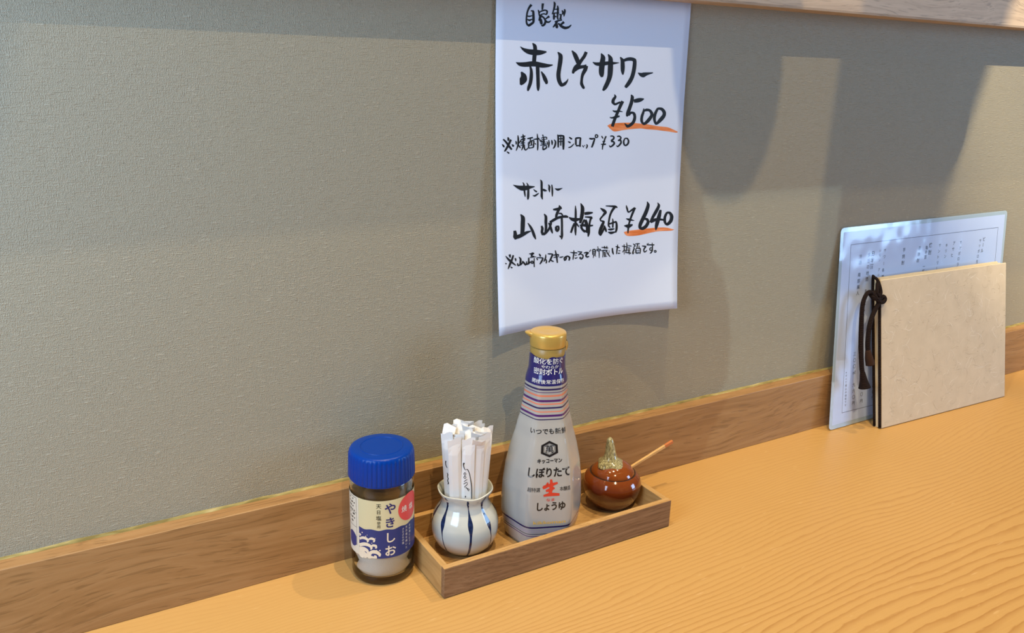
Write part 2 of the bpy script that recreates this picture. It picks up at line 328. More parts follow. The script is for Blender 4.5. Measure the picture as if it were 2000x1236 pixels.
# ------------------------------------------------------------------ data
INK=[
[[782,188,831,206,732,237,773,248,696,298,734,302,680,372,716,373,681,443,720,438,715,484,756,471],[791,288,796,273,824,292,869,275,831,342,887,338,832,405,892,404,833,426,874,444,747,462,776,491,728,466,729,489],[716,361,719,345,772,365,768,345,832,348,826,338],[714,405,724,391,768,421,764,395,835,396,827,385],[1048,169,1102,169,1045,207,1095,207,1049,256,1083,256],[957,263,975,258,967,289,1006,283,979,327,1011,321,999,351,1034,340],[1006,298,995,288,1060,281,1047,264,1133,267,1134,248,1163,277,1199,265,1157,299,1196,304,1145,318,1169,325],[1032,330,1025,315,1109,317,1108,299,1152,325,1162,310],[1002,321,1055,324,988,366,1047,371,977,404,1022,410],[1031,346,1055,328,1096,373,1127,357,1124,405,1164,400,1111,435,1160,447,1079,457,1100,481,1051,459,1047,474],[1002,387,1061,379,1015,434,1080,423,1043,459,1081,451],[1223,325,1255,350,1169,355,1190,370,1133,379,1146,387],[1121,394,1146,380,1172,428,1193,404,1244,425,1229,404,1287,396,1279,390],[1331,137,1343,133,1335,160,1382,155,1331,202,1378,204,1314,263,1347,267,1296,307,1315,310],[1415,186,1442,183,1417,224,1465,221,1417,280,1465,280,1417,339,1458,337,1437,378,1470,373],[1329,246,1329,231,1398,243,1396,228,1467,237,1464,222],[1334,299,1330,284,1408,293,1406,278,1476,288,1475,277],[1332,292,1366,291,1325,342,1379,340,1334,380,1368,379],[1357,336,1367,322,1405,346,1415,332],[1530,249,1554,241,1544,270,1585,265,1543,302,1577,303],[1590,225,1617,222,1588,254,1636,254,1584,300,1618,302,1586,328,1599,329],[1478,315,1476,296,1500,310,1537,298,1493,342,1535,343,1478,369,1540,371],[1378,417,1368,402,1454,402,1442,381,1554,384,1547,369],[1416,394,1453,405,1375,432,1416,447,1325,480,1347,489],[1392,438,1426,433,1399,483,1451,472,1433,498,1460,486],[1459,418,1482,426,1434,445,1454,447,1439,478,1467,475],[1580,389,1622,414,1537,417,1570,436,1500,439,1527,456],[1465,436,1490,422,1511,473,1545,444,1622,502,1632,463,1721,486,1700,458,1770,458,1746,444,1790,437,1780,432]],
[[563,773,570,768,624,820,655,788,739,863,768,799,885,879,894,801,1050,872,1043,806,1196,836,1192,818],[845,719,861,711,867,759,945,741,873,816,967,815,860,892,954,895,852,965,946,967,854,1020,938,1021],[467,989,472,984,543,1032,561,985,688,1045,685,979,893,1035,897,963,1102,1050,1113,983,1249,1038,1244,996,1361,1012,1357,1000],[787,1037,827,1031,802,1096,869,1091,796,1178,880,1180,779,1259,861,1269,744,1332,815,1344,745,1378,775,1383],[943,1020,1028,1017,949,1105,1039,1102,961,1196,1046,1193,969,1288,1055,1286,982,1348,1046,1348,1005,1379,1026,1379],[583,1121,609,1111,590,1174,709,1152,564,1209,738,1226,564,1245,677,1276,567,1291,603,1303],[1070,1105,1088,1099,1102,1166,1168,1146,1137,1223,1224,1199,1179,1260,1251,1248,1194,1279,1238,1278],[1464,827,1481,819,1494,877,1586,858,1491,939,1599,943,1472,1043,1575,1049,1456,1146,1560,1144,1488,1241,1581,1222,1576,1310,1622,1264,1687,1292,1641,1256,1746,1243,1710,1228,1763,1199,1753,1196],[1816,798,1833,790,1858,862,1942,833,1910,927,2010,901,1963,987,2055,964],[2155,796,2227,812,2109,856,2183,878,2037,918,2108,943,1984,967,2057,996,1897,1013,1997,1053,1849,1081,1919,1099,1853,1119,1897,1123],[1921,1097,1867,1057,2023,1057,1981,1006,2143,1039,2127,995,2222,1037,2203,982],[2181,996,2255,1010,2136,1049,2230,1071,2084,1130,2159,1143,2071,1211,2138,1214,2071,1275,2147,1264,2128,1328,2187,1311,2161,1343,2191,1334],[2367,950,2372,944,2449,992,2463,949,2598,1000,2588,943,2769,981,2758,930,2917,972,2911,934,3066,947,3065,940],[2570,820,2590,814,2574,874,2687,865,2551,949,2689,955,2539,1046,2682,1048,2554,1120,2679,1114,2604,1164,2660,1159],[2754,829,2774,822,2777,887,2876,869,2772,949,2905,947,2773,1061,2912,1064,2770,1146,2896,1159,2734,1225,2843,1249,2679,1300,2771,1329,2652,1353,2691,1368],[3083,864,3103,856,3106,912,3195,896,3113,983,3225,978,3126,1059,3226,1056,3170,1120,3205,1118],[3206,927,3178,891,3296,912,3274,865,3388,909,3395,857,3436,916,3518,879,3443,949,3546,949,3427,1048,3534,1058,3390,1141,3493,1162,3319,1222,3413,1253,3253,1283,3322,1311,3251,1302,3290,1318],[3596,1087,3602,1081,3665,1134,3696,1085,3766,1151,3744,1079,3864,1119,3840,1075,4027,1085,4021,1072]],
[[2975,1418,2993,1413,2982,1444,3043,1450,2925,1485,3004,1502,2919,1542,2996,1527,3009,1580,3015,1546,3105,1559,3082,1532,3165,1538,3145,1518],[3179,1506,3256,1527,3128,1564,3211,1585,3077,1648,3150,1665,3021,1730,3095,1747,2963,1818,3042,1834,2927,1895,3007,1909],[2954,1664,2961,1654,3020,1688,3022,1659,3126,1680,3125,1656,3230,1681,3232,1673],[2886,1766,2891,1755,2948,1781,2944,1758,3067,1773,3051,1738,3158,1756,3147,1733],[3432,1419,3451,1414,3434,1453,3520,1450,3415,1527,3510,1539,3371,1613,3464,1630,3325,1696,3418,1712,3333,1748,3375,1754],[3536,1539,3515,1493,3648,1535,3617,1472,3744,1517,3715,1466,3814,1485,3807,1474],[3415,1744,3375,1723,3479,1709,3454,1675,3515,1717,3572,1691,3535,1762,3616,1765,3505,1823,3583,1847,3436,1862,3488,1902,3386,1876,3368,1922,3306,1853,3292,1861],[3808,1627,3831,1628,3781,1677,3846,1686,3738,1749,3815,1757,3741,1829,3815,1819,3842,1888,3843,1846,3974,1850,3905,1813,4075,1779,3991,1753,4105,1708,4018,1716,4009,1641,3969,1675,3881,1631,3895,1672,3813,1659,3834,1680],[4191,1626,4253,1643,4121,1699,4203,1714,4100,1792,4184,1789,4191,1887,4210,1841,4350,1837,4269,1796,4464,1758,4366,1730,4469,1682,4372,1697,4371,1621,4323,1660,4256,1611,4254,1647,4193,1623,4205,1646]],
[[164,2069,188,2055,227,2112,263,2095,293,2170,334,2152,366,2221,400,2206],[338,2062,385,2076,299,2113,346,2127,256,2163,302,2178,210,2214,245,2229,195,2232,207,2240],[280,2034,296,2031,275,2059,327,2057,284,2088,309,2090],[144,2136,157,2130,167,2166,202,2152,192,2180,211,2174],[377,2142,389,2135,394,2163,442,2152,397,2173,422,2177],[257,2244,267,2236,293,2267,317,2250,316,2273,329,2266],[469,2093,490,2089,475,2118,510,2116,479,2142,497,2143],[522,2010,540,2009,520,2056,560,2055,519,2121,563,2124,507,2171,541,2178,480,2229,497,2233],[609,2068,631,2077,574,2098,596,2108,539,2123,560,2133],[531,2153,551,2144,562,2181,591,2170,587,2198,603,2194],[645,1996,663,1994,646,2037,690,2036,644,2077,684,2079,645,2113,685,2115,637,2159,677,2163],[605,2045,599,2032,668,2039,659,2019,720,2029,713,2014],[605,2078,600,2066,668,2075,660,2055,721,2066,714,2050],[605,2116,600,2101,665,2113,647,2095,715,2077,702,2070],[597,2139,592,2129,659,2132,653,2117,711,2125,708,2115],[596,2163,593,2152,650,2159,645,2147,703,2151,699,2141],[648,2153,683,2159,633,2189,663,2195,614,2226,630,2230],[679,2151,706,2151,675,2195,710,2191,714,2234,726,2215,774,2216,756,2204,797,2192,786,2187],[765,2069,759,2053,838,2065,830,2044,910,2055,901,2035],[777,2127,804,2126,784,2169,816,2168,785,2200,817,2200],[829,2059,856,2061,820,2109,850,2114,796,2139,821,2146],[871,2079,897,2083,856,2121,887,2124,859,2154,886,2154],[786,2126,777,2117,867,2104,857,2089,911,2098,939,2086,908,2144,945,2145,903,2180,933,2192,861,2188,867,2203,799,2192,803,2208],[819,2164,817,2153,901,2161,898,2148],[917,2079,914,2068,1000,2080,994,2059,1074,2076,1065,2050],[1004,1994,1022,1994,1006,2052,1042,2051,1012,2120,1049,2120,1014,2182,1051,2183,1018,2235,1041,2236],[948,2132,958,2126,962,2145,982,2135,980,2153,991,2148],[1137,2008,1163,2004,1152,2039,1178,2036],[1066,2076,1092,2071,1090,2109,1106,2091,1141,2097,1128,2083],[1118,2063,1112,2053,1190,2054,1186,2038,1242,2056,1263,2043,1240,2081,1268,2081],[1126,2085,1124,2073,1236,2081,1234,2070],[1165,2053,1193,2054,1158,2105,1204,2107,1157,2147,1190,2150],[1101,2118,1097,2102,1174,2117,1170,2096,1218,2113,1218,2100],[1110,2139,1107,2126,1229,2135,1227,2122],[1093,2168,1089,2158,1178,2163,1170,2145,1259,2150,1254,2139],[1151,2174,1179,2175,1148,2212,1185,2211,1159,2235,1195,2231],[1167,2181,1164,2168,1243,2179,1254,2162,1242,2192,1275,2203,1194,2214,1214,2232,1162,2223,1172,2238],[1255,2109,1273,2106,1265,2134,1293,2134,1262,2159,1280,2162],[1300,2088,1319,2087,1300,2129,1341,2130,1295,2176,1332,2179,1303,2203,1317,2204],[1375,2089,1392,2087,1376,2121,1422,2119,1389,2163,1413,2163],[1441,2087,1456,2081,1467,2118,1507,2114,1457,2160,1503,2168,1438,2195,1470,2207,1418,2212,1435,2221],[1524,2012,1551,2009,1531,2059,1577,2058,1534,2128,1581,2128,1543,2202,1580,2203],[1551,2045,1544,2019,1621,2041,1623,2014,1663,2046,1712,2032,1661,2103,1722,2103,1665,2167,1726,2168,1680,2237,1718,2238],[1561,2083,1558,2067,1682,2079,1679,2063],[1563,2125,1560,2109,1684,2122,1681,2106],[1609,2038,1636,2038,1610,2102,1642,2103,1609,2176,1642,2178],[1830,2055,1841,2047,1866,2081,1891,2060,1909,2092,1925,2077],[1808,2123,1815,2113,1845,2140,1863,2119,1877,2146,1889,2135],[1828,2214,1824,2201,1890,2211,1874,2194,1947,2182,1926,2171,1978,2153,1967,2147],[1991,2070,2028,2069,1994,2118,2041,2118,1998,2172,2045,2173],[2008,2083,2002,2061,2072,2081,2069,2054,2112,2078,2151,2064,2107,2119,2154,2121,2106,2174,2153,2174,2120,2205,2152,2203],[2023,2195,2021,2171,2080,2195,2077,2173,2136,2190,2133,2174],[2186,2183,2196,2178,2204,2201,2228,2193,2220,2215,2233,2212],[2238,2180,2247,2176,2252,2197,2272,2188],[2295,2168,2311,2163,2305,2188,2342,2187,2296,2211,2327,2219,2287,2232,2300,2236],[2366,2090,2369,2068,2439,2099,2439,2072,2485,2090,2524,2076,2466,2126,2512,2134,2442,2174,2487,2184,2421,2212,2457,2221],[2536,2047,2506,2038,2542,2035,2526,2018,2564,2036,2580,2020,2573,2045,2606,2047,2561,2058,2579,2074,2547,2057,2527,2072,2536,2039,2506,2046],[2682,2047,2703,2041,2699,2071,2727,2062,2724,2087,2743,2079],[2794,2043,2830,2053,2763,2085,2800,2093,2739,2140,2776,2148,2713,2191,2751,2196,2715,2253,2739,2255],[2719,2137,2716,2123,2796,2136,2793,2120],[2682,2176,2683,2165,2751,2185,2748,2163,2820,2181,2813,2159],[2925,2058,2921,2041,2977,2057,2984,2038,3001,2069,3041,2060,2994,2083,3033,2101,2936,2110,2960,2128],[2947,2141,2950,2119,3004,2148,3030,2125,3012,2160,3065,2169,2978,2187,3007,2207,2937,2201,2934,2225,2912,2187,2897,2193],[3111,2065,3105,2049,3163,2063,3170,2041,3194,2076,3231,2069,3182,2092,3218,2108,3131,2112,3154,2131],[3141,2124,3144,2107,3196,2132,3227,2112,3200,2151,3248,2160,3161,2185,3195,2203,3130,2202,3131,2224,3112,2190,3097,2196],[3311,2084,3344,2091,3275,2133,3319,2136,3296,2190,3336,2180,3362,2212,3352,2187,3437,2183,3393,2168,3456,2130,3407,2132,3404,2082,3382,2100,3328,2078,3327,2097]],
[[413,2727,416,2724,498,2773,522,2739,614,2816,634,2746,730,2820,720,2749,820,2807,804,2752,889,2793,881,2759,971,2778,968,2767],[653,2700,666,2697,671,2731,706,2727,675,2784,718,2783,686,2848,729,2846,701,2890,737,2889,721,2918,732,2917],[751,2710,763,2706,772,2743,807,2738,776,2796,827,2796,773,2862,832,2865,770,2920,829,2925,778,2959,807,2962],[933,2814,941,2809,971,2845,993,2829,1008,2859,1030,2843,1025,2862,1036,2857],[918,2906,923,2898,972,2925,965,2900,1032,2908,1009,2887,1087,2878,1078,2871],[1108,2676,1121,2672,1119,2709,1170,2705,1121,2779,1180,2780,1127,2864,1187,2866,1129,2930,1188,2928,1175,2978,1190,2976],[1172,2834,1191,2812,1225,2856,1244,2824,1289,2854,1293,2843],[1322,2755,1335,2752,1330,2788,1382,2785,1328,2830,1380,2830,1365,2876,1376,2875],[1407,2759,1430,2759,1411,2811,1452,2811,1416,2875,1461,2877,1429,2940,1452,2941],[1501,2823,1506,2817,1550,2851,1564,2823,1609,2858,1595,2824,1708,2826,1704,2820]],
[[598,3177,616,3171,614,3230,714,3222,607,3321,721,3329,605,3399,713,3409,596,3484,699,3495],[421,3413,488,3411,421,3458,511,3460,415,3507,516,3504,461,3550,514,3543],[459,3534,448,3488,547,3539,519,3480,667,3515,628,3465,788,3477,759,3439,882,3451,874,3437],[789,3318,803,3313,841,3383,890,3369,893,3453,957,3441,940,3529,1005,3518,1006,3582,1022,3579],[1219,3202,1239,3196,1243,3248,1312,3243,1241,3324,1318,3328,1252,3398,1323,3403,1243,3485,1314,3492],[1141,3383,1186,3377,1153,3422,1223,3423,1142,3476,1213,3475,1182,3531,1247,3519],[1228,3536,1188,3500,1303,3512,1254,3479,1386,3456,1334,3436,1445,3373,1388,3362,1443,3341,1365,3352],[1341,3347,1373,3341,1378,3412,1434,3403,1416,3482,1472,3474,1460,3518,1477,3516],[1402,3354,1371,3323,1504,3329,1467,3291,1615,3299,1589,3259,1737,3287,1725,3249,1823,3290,1827,3249,1880,3292,1889,3273],[1621,3085,1637,3082,1613,3116,1695,3127,1577,3157,1642,3177,1531,3224,1599,3241,1526,3268,1572,3277],[1469,3154,1466,3133,1569,3165,1554,3124,1710,3144,1692,3111],[1622,3222,1624,3202,1681,3229,1706,3208,1728,3267,1757,3257],[1679,3287,1738,3288,1689,3383,1748,3385,1693,3479,1752,3482,1693,3567,1759,3573,1704,3623,1728,3626],[1648,3562,1661,3556,1679,3597,1715,3581],[1525,3416,1584,3416,1529,3451,1594,3450,1536,3479,1601,3478],[1551,3429,1546,3402,1600,3428,1639,3405,1598,3455,1656,3467,1578,3471,1607,3502,1571,3466,1554,3490],[2060,3109,2077,3109,2053,3194,2105,3196,2055,3297,2114,3300,2055,3401,2114,3404,2060,3506,2119,3508,2087,3584,2111,3584],[1896,3292,1908,3281,1966,3339,1995,3296,2063,3363,2063,3301,2165,3350,2147,3309,2219,3325,2210,3312],[2032,3381,2076,3393,1982,3447,2038,3461,1942,3529,1993,3541],[2083,3397,2119,3381,2134,3433,2166,3420,2180,3459,2194,3453],[2198,3078,2214,3075,2211,3150,2303,3145,2207,3232,2306,3242,2192,3311,2284,3327,2178,3388,2235,3400],[2320,3267,2310,3226,2427,3268,2413,3219,2545,3247,2540,3230],[2330,3308,2330,3290,2434,3321,2437,3293,2500,3332,2524,3302,2521,3342,2542,3336],[2467,3318,2524,3329,2444,3381,2496,3389,2431,3466,2484,3472,2416,3556,2486,3564,2422,3620,2452,3625],[2304,3332,2337,3342,2252,3391,2302,3404,2213,3458,2278,3459,2273,3520,2318,3500,2338,3554,2373,3528],[2311,3349,2378,3340,2341,3420,2427,3413,2370,3485,2429,3489,2359,3538,2412,3547],[2197,3432,2196,3418,2301,3451,2304,3409,2421,3464,2420,3429,2563,3456,2559,3435],[2297,3523,2317,3499,2420,3565,2434,3539,2486,3562,2485,3548],[2734,3179,2743,3170,2816,3238,2868,3203,2839,3242,2920,3258,2793,3294,2831,3313,2728,3345,2773,3356,2754,3388,2787,3384],[2754,3389,2763,3369,2804,3403,2869,3390,2771,3441,2850,3462,2725,3511,2811,3530,2713,3582,2796,3585,2764,3627,2797,3621],[2795,3621,2753,3605,2865,3546,2815,3530,2885,3479,2857,3472],[2848,3464,2881,3458,2876,3531,2932,3522,2917,3573,2945,3569],[2883,3152,2884,3138,3014,3166,3015,3141,3142,3183,3152,3149,3203,3192,3213,3179],[3105,3155,3165,3182,3029,3226,3083,3246,2982,3306,3034,3317,2961,3400,3009,3406,2960,3468,3007,3464,3014,3509,3042,3499],[3074,3358,3092,3357,3078,3407,3120,3408,3079,3506,3121,3509],[2982,3455,2970,3434,3102,3443,3086,3415,3164,3433,3191,3403,3175,3470,3236,3469,3175,3537,3235,3545,3164,3586,3205,3595],[2971,3537,2970,3523,3058,3552,3050,3516,3152,3535,3147,3520],[2971,3578,2975,3568,3061,3613,3055,3570,3193,3587,3186,3572],[3441,3157,3458,3155,3455,3214,3502,3207,3512,3282,3528,3257,3620,3257,3590,3232,3718,3218,3686,3194],[3682,3198,3735,3214,3617,3281,3675,3298,3564,3373,3618,3386,3529,3460,3578,3469,3511,3554,3561,3560,3523,3621,3548,3623],[3459,3377,3462,3371,3549,3413,3561,3379,3699,3421,3701,3414],[3414,3494,3414,3486,3548,3536,3529,3471,3667,3493,3655,3475],[4042,3122,4060,3119,4042,3175,4133,3183,3986,3272,4090,3299,3907,3375,4007,3405,3833,3476,3931,3499,3840,3554,3920,3537,3957,3589,3933,3538,4081,3553,4008,3512,4148,3476,4059,3463,4099,3402,4049,3432,3975,3384,3965,3412],[4354,3153,4371,3149,4367,3195,4444,3205,4291,3277,4379,3306,4200,3376,4277,3401,4144,3463,4217,3484],[4199,3487,4161,3446,4321,3461,4292,3411,4436,3453,4434,3416,4563,3462,4566,3433],[4431,3270,4494,3281,4377,3358,4484,3379,4329,3458,4443,3480,4309,3548,4398,3562,4335,3612,4354,3614],[4630,3318,4689,3337,4562,3392,4638,3405,4569,3491,4642,3482,4681,3552,4664,3501,4817,3496,4727,3463,4850,3399,4748,3401,4760,3322,4715,3355,4649,3313,4644,3341]],
[[208,3782,219,3778,263,3843,300,3825,347,3895,383,3873,471,3950,485,3940],[393,3778,434,3788,361,3829,409,3843,311,3890,363,3907,279,3944,318,3956,265,3982,283,3987],[289,3767,343,3763,300,3789,350,3786,320,3816,347,3815],[447,3833,474,3829,453,3855,495,3853,469,3882,488,3882],[197,3891,206,3885,223,3912,245,3896],[335,3956,346,3951,361,3982,376,3963,394,3977,390,3966],[553,3825,567,3818,580,3855,626,3850,576,3899,629,3905,574,3937,612,3944],[512,3913,540,3914,507,3951,554,3953],[532,3965,519,3944,623,3952,601,3932,684,3916,655,3899],[639,3894,662,3885,680,3934,718,3919,732,3972,762,3961],[754,3903,778,3905,747,3943,786,3943,763,3958,789,3952],[805,3851,844,3854,803,3906,846,3911,791,3943,829,3950],[761,3962,752,3945,826,3957,804,3937,887,3927,860,3909],[833,3796,834,3788,904,3814,899,3785,975,3805,964,3782],[906,3775,935,3777,897,3799,945,3809,872,3834,912,3847],[856,3860,851,3849,943,3859,939,3842,1030,3858,1029,3850],[925,3850,918,3836,956,3848,965,3833,972,3861,988,3856],[963,3868,988,3871,957,3930,986,3932,962,4010,992,4011],[870,3921,896,3916,892,3951,914,3934,959,3953,925,3939,943,3910,921,3923,883,3905,883,3921],[1096,3815,1117,3809,1117,3846,1157,3838,1138,3861,1156,3859],[1028,3877,1050,3872,1054,3911,1084,3904],[1039,3874,1039,3863,1126,3884,1129,3867,1185,3894,1229,3885,1156,3928,1200,3944,1117,3972,1142,3983],[1280,3835,1299,3837,1266,3883,1305,3892,1224,3941,1251,3951],[1277,3912,1305,3909,1292,3945,1331,3946,1288,3977,1317,3982],[1343,3835,1344,3823,1411,3848,1415,3826,1448,3847,1497,3846,1412,3902,1457,3917,1361,3962,1392,3974],[1415,3931,1435,3921,1455,3961,1475,3943,1512,3971,1518,3957],[1538,3790,1562,3788,1555,3858,1598,3856,1576,3922,1620,3921,1598,3994,1632,3994],[1495,3871,1490,3859,1564,3873,1559,3850,1632,3877,1649,3857,1629,3889,1654,3891],[1505,3906,1501,3894,1585,3906,1580,3889,1653,3901,1650,3892],[1668,3915,1666,3903,1725,3920,1717,3900,1783,3907,1778,3898],[1845,3908,1874,3913,1830,3944,1871,3957,1825,3954,1809,3977,1821,3939,1781,3932,1840,3925,1819,3904,1895,3920,1902,3895,1925,3936,1973,3932,1914,3975,1948,3983],[1954,3851,1956,3843,2046,3871,2048,3850,2159,3878,2159,3861],[2050,3820,2068,3820,2047,3860,2082,3863,2035,3912,2070,3917,2032,3971,2057,3974],[2080,3897,2087,3891,2110,3913,2113,3899,2148,3908,2145,3900],[2082,3945,2089,3939,2116,3964,2112,3945,2172,3947,2166,3939],[2156,3846,2160,3839,2212,3865,2217,3847,2262,3866,2293,3859,2224,3876,2249,3893,2178,3899,2199,3915],[2200,3909,2192,3897,2251,3902,2252,3886,2294,3920,2322,3909,2300,3944,2334,3952,2272,3968,2280,3987,2238,3951,2215,3959,2238,3950,2240,3937,2278,3967,2287,3959],[2337,3889,2332,3876,2405,3891,2403,3865,2472,3899,2476,3878],[2439,3879,2467,3900,2385,3902,2426,3921,2378,3939,2421,3934,2428,3965,2430,3940,2489,3954,2480,3937],[2478,3852,2487,3850,2486,3875,2516,3867],[2503,3837,2516,3835,2510,3859,2539,3853],[2562,3837,2590,3838,2564,3883,2599,3885,2569,3926,2600,3927],[2577,3844,2575,3831,2619,3847,2630,3830,2630,3859,2664,3858,2630,3899,2662,3902,2630,3933,2658,3936],[2586,3877,2583,3866,2642,3876,2639,3865],[2588,3907,2585,3896,2644,3906,2641,3895],[2589,3937,2587,3920,2645,3936,2643,3924],[2604,3930,2628,3935,2586,3976,2603,3980],[2637,3936,2652,3932,2665,3963,2676,3959],[2700,3795,2718,3794,2712,3834,2732,3833],[2675,3849,2687,3846,2684,3868,2708,3862],[2683,3852,2678,3839,2737,3851,2735,3834,2779,3856,2793,3843,2792,3873,2811,3869],[2688,3871,2690,3855,2753,3879,2751,3862,2796,3872,2792,3861],[2737,3881,2762,3881,2747,3932,2772,3933,2751,3987,2769,3988],[2811,3820,2812,3810,2888,3833,2890,3814,2995,3846,2997,3829],[2882,3798,2907,3799,2889,3843,2913,3843],[2946,3800,2970,3803,2942,3844,2966,3847],[2810,3879,2807,3868,2895,3880,2890,3860,2992,3879,2991,3868],[2844,3878,2872,3879,2851,3929,2879,3931,2847,3983,2869,3986],[2936,3878,2962,3872,2976,3928,3000,3921,3021,3965,3044,3957,3057,3992,3069,3989],[3020,3875,3034,3876,3022,3908,3036,3911,2990,3948,3003,3953],[2884,3893,2905,3893,2893,3936,2915,3937,2894,3978,2919,3980],[2895,3902,2893,3893,2966,3902,2964,3893],[2898,3936,2895,3927,2961,3933,2958,3925],[2899,3959,2897,3951,2963,3959,2961,3951],[2901,3982,2898,3971,2978,3979,2976,3970],[2920,3899,2932,3900,2925,3976,2938,3977],[3095,3844,3131,3844,3103,3894,3145,3893,3116,3927,3157,3922,3147,3955,3166,3951],[3198,3825,3202,3817,3254,3845,3263,3825,3317,3856,3323,3842],[3245,3793,3266,3795,3237,3835,3273,3839,3227,3889,3263,3894,3226,3950,3251,3953],[3278,3901,3277,3895,3313,3908,3314,3893,3342,3910,3343,3897],[3264,3940,3267,3932,3296,3952,3294,3932,3346,3945,3344,3936],[3430,3800,3448,3800,3432,3847,3461,3848,3438,3903,3463,3904,3449,3972,3463,3973],[3379,3832,3381,3821,3459,3846,3461,3829,3533,3852,3534,3844],[3435,3891,3450,3898,3393,3927,3411,3935],[3450,3890,3463,3884,3488,3918,3502,3912],[3502,3774,3517,3774,3505,3813,3534,3813,3511,3841,3540,3846,3497,3883,3518,3888],[3546,3832,3547,3823,3597,3843,3599,3826,3656,3849,3658,3836],[3509,3859,3531,3862,3501,3896,3530,3901,3486,3934,3507,3939],[3527,3866,3528,3855,3593,3873,3608,3865,3593,3911,3615,3913,3591,3985,3606,3986],[3494,3906,3494,3897,3611,3914,3611,3903],[3482,3946,3483,3933,3569,3959,3572,3940,3650,3971,3654,3954],[3555,3871,3573,3872,3564,3945,3583,3946],[3693,3806,3704,3801,3724,3836,3750,3823,3746,3840,3774,3848,3709,3857,3726,3869],[3703,3870,3718,3864,3715,3884,3752,3887,3690,3923,3725,3932,3679,3960,3712,3962,3699,3984,3717,3982],[3716,3982,3700,3976,3748,3949,3736,3944],[3752,3819,3749,3808,3826,3820,3822,3802,3892,3821,3891,3808],[3818,3815,3847,3821,3802,3857,3831,3863,3796,3896,3821,3900],[3860,3845,3882,3846,3863,3906,3889,3907],[3764,3896,3794,3897,3769,3940,3802,3941,3775,3971,3808,3971],[3781,3899,3776,3886,3846,3895,3843,3880,3892,3901,3917,3890,3900,3938,3930,3940,3896,3985,3918,3988],[3797,3932,3795,3924,3893,3937,3892,3926],[3799,3957,3797,3951,3887,3959,3886,3951],[3793,3980,3790,3962,3846,3980,3841,3964,3897,3974,3893,3963],[3953,3860,3955,3850,4004,3873,4008,3852,4079,3885,4084,3861],[4060,3867,4089,3883,4006,3900,4042,3914,3997,3936,4034,3937,4030,3971,4041,3952,4089,3961,4070,3946,4114,3939,4102,3932],[4128,3851,4091,3851,4114,3825,4095,3824],[4118,3826,4142,3817,4136,3839,4157,3832],[4096,3855,4094,3840,4193,3861,4191,3841,4320,3867,4319,3850],[4241,3820,4259,3820,4244,3867,4277,3869,4247,3915,4281,3917,4241,3955,4277,3964,4211,3980,4236,3996,4189,3990,4198,4000],[4260,3904,4252,3918,4204,3892,4217,3908,4169,3924,4203,3926,4210,3956,4216,3940,4257,3944,4243,3930],[4334,3974,4307,3965,4338,3964,4321,3950,4351,3964,4360,3949,4364,3972,4391,3969,4360,3978,4377,3992,4344,3979,4333,3993,4332,3966,4309,3973]],]
ORANGE_A=[(0.5664,0.3778),(0.5865,0.3721),(0.6322,0.3694),(0.696,0.3692),(0.7397,0.3719),(0.7842,0.3747),(0.8524,0.3814),(0.9099,0.3856),(0.9451,0.3934),(0.9711,0.3999),(0.9646,0.4035),(0.8997,0.3978),(0.8423,0.3934),(0.7857,0.3904),(0.7456,0.3876),(0.6979,0.3907),(0.6594,0.3915),(0.6343,0.3949),(0.6092,0.3958),(0.588,0.3897)]
ORANGE_B=[(0.6832,0.7189),(0.7113,0.716),(0.7613,0.7149),(0.8375,0.7137),(0.9018,0.7148),(0.9403,0.7181),(0.9788,0.7258),(0.9536,0.7283),(0.8897,0.7267),(0.8386,0.7292),(0.7628,0.7346),(0.7254,0.7377),(0.7027,0.7322)]
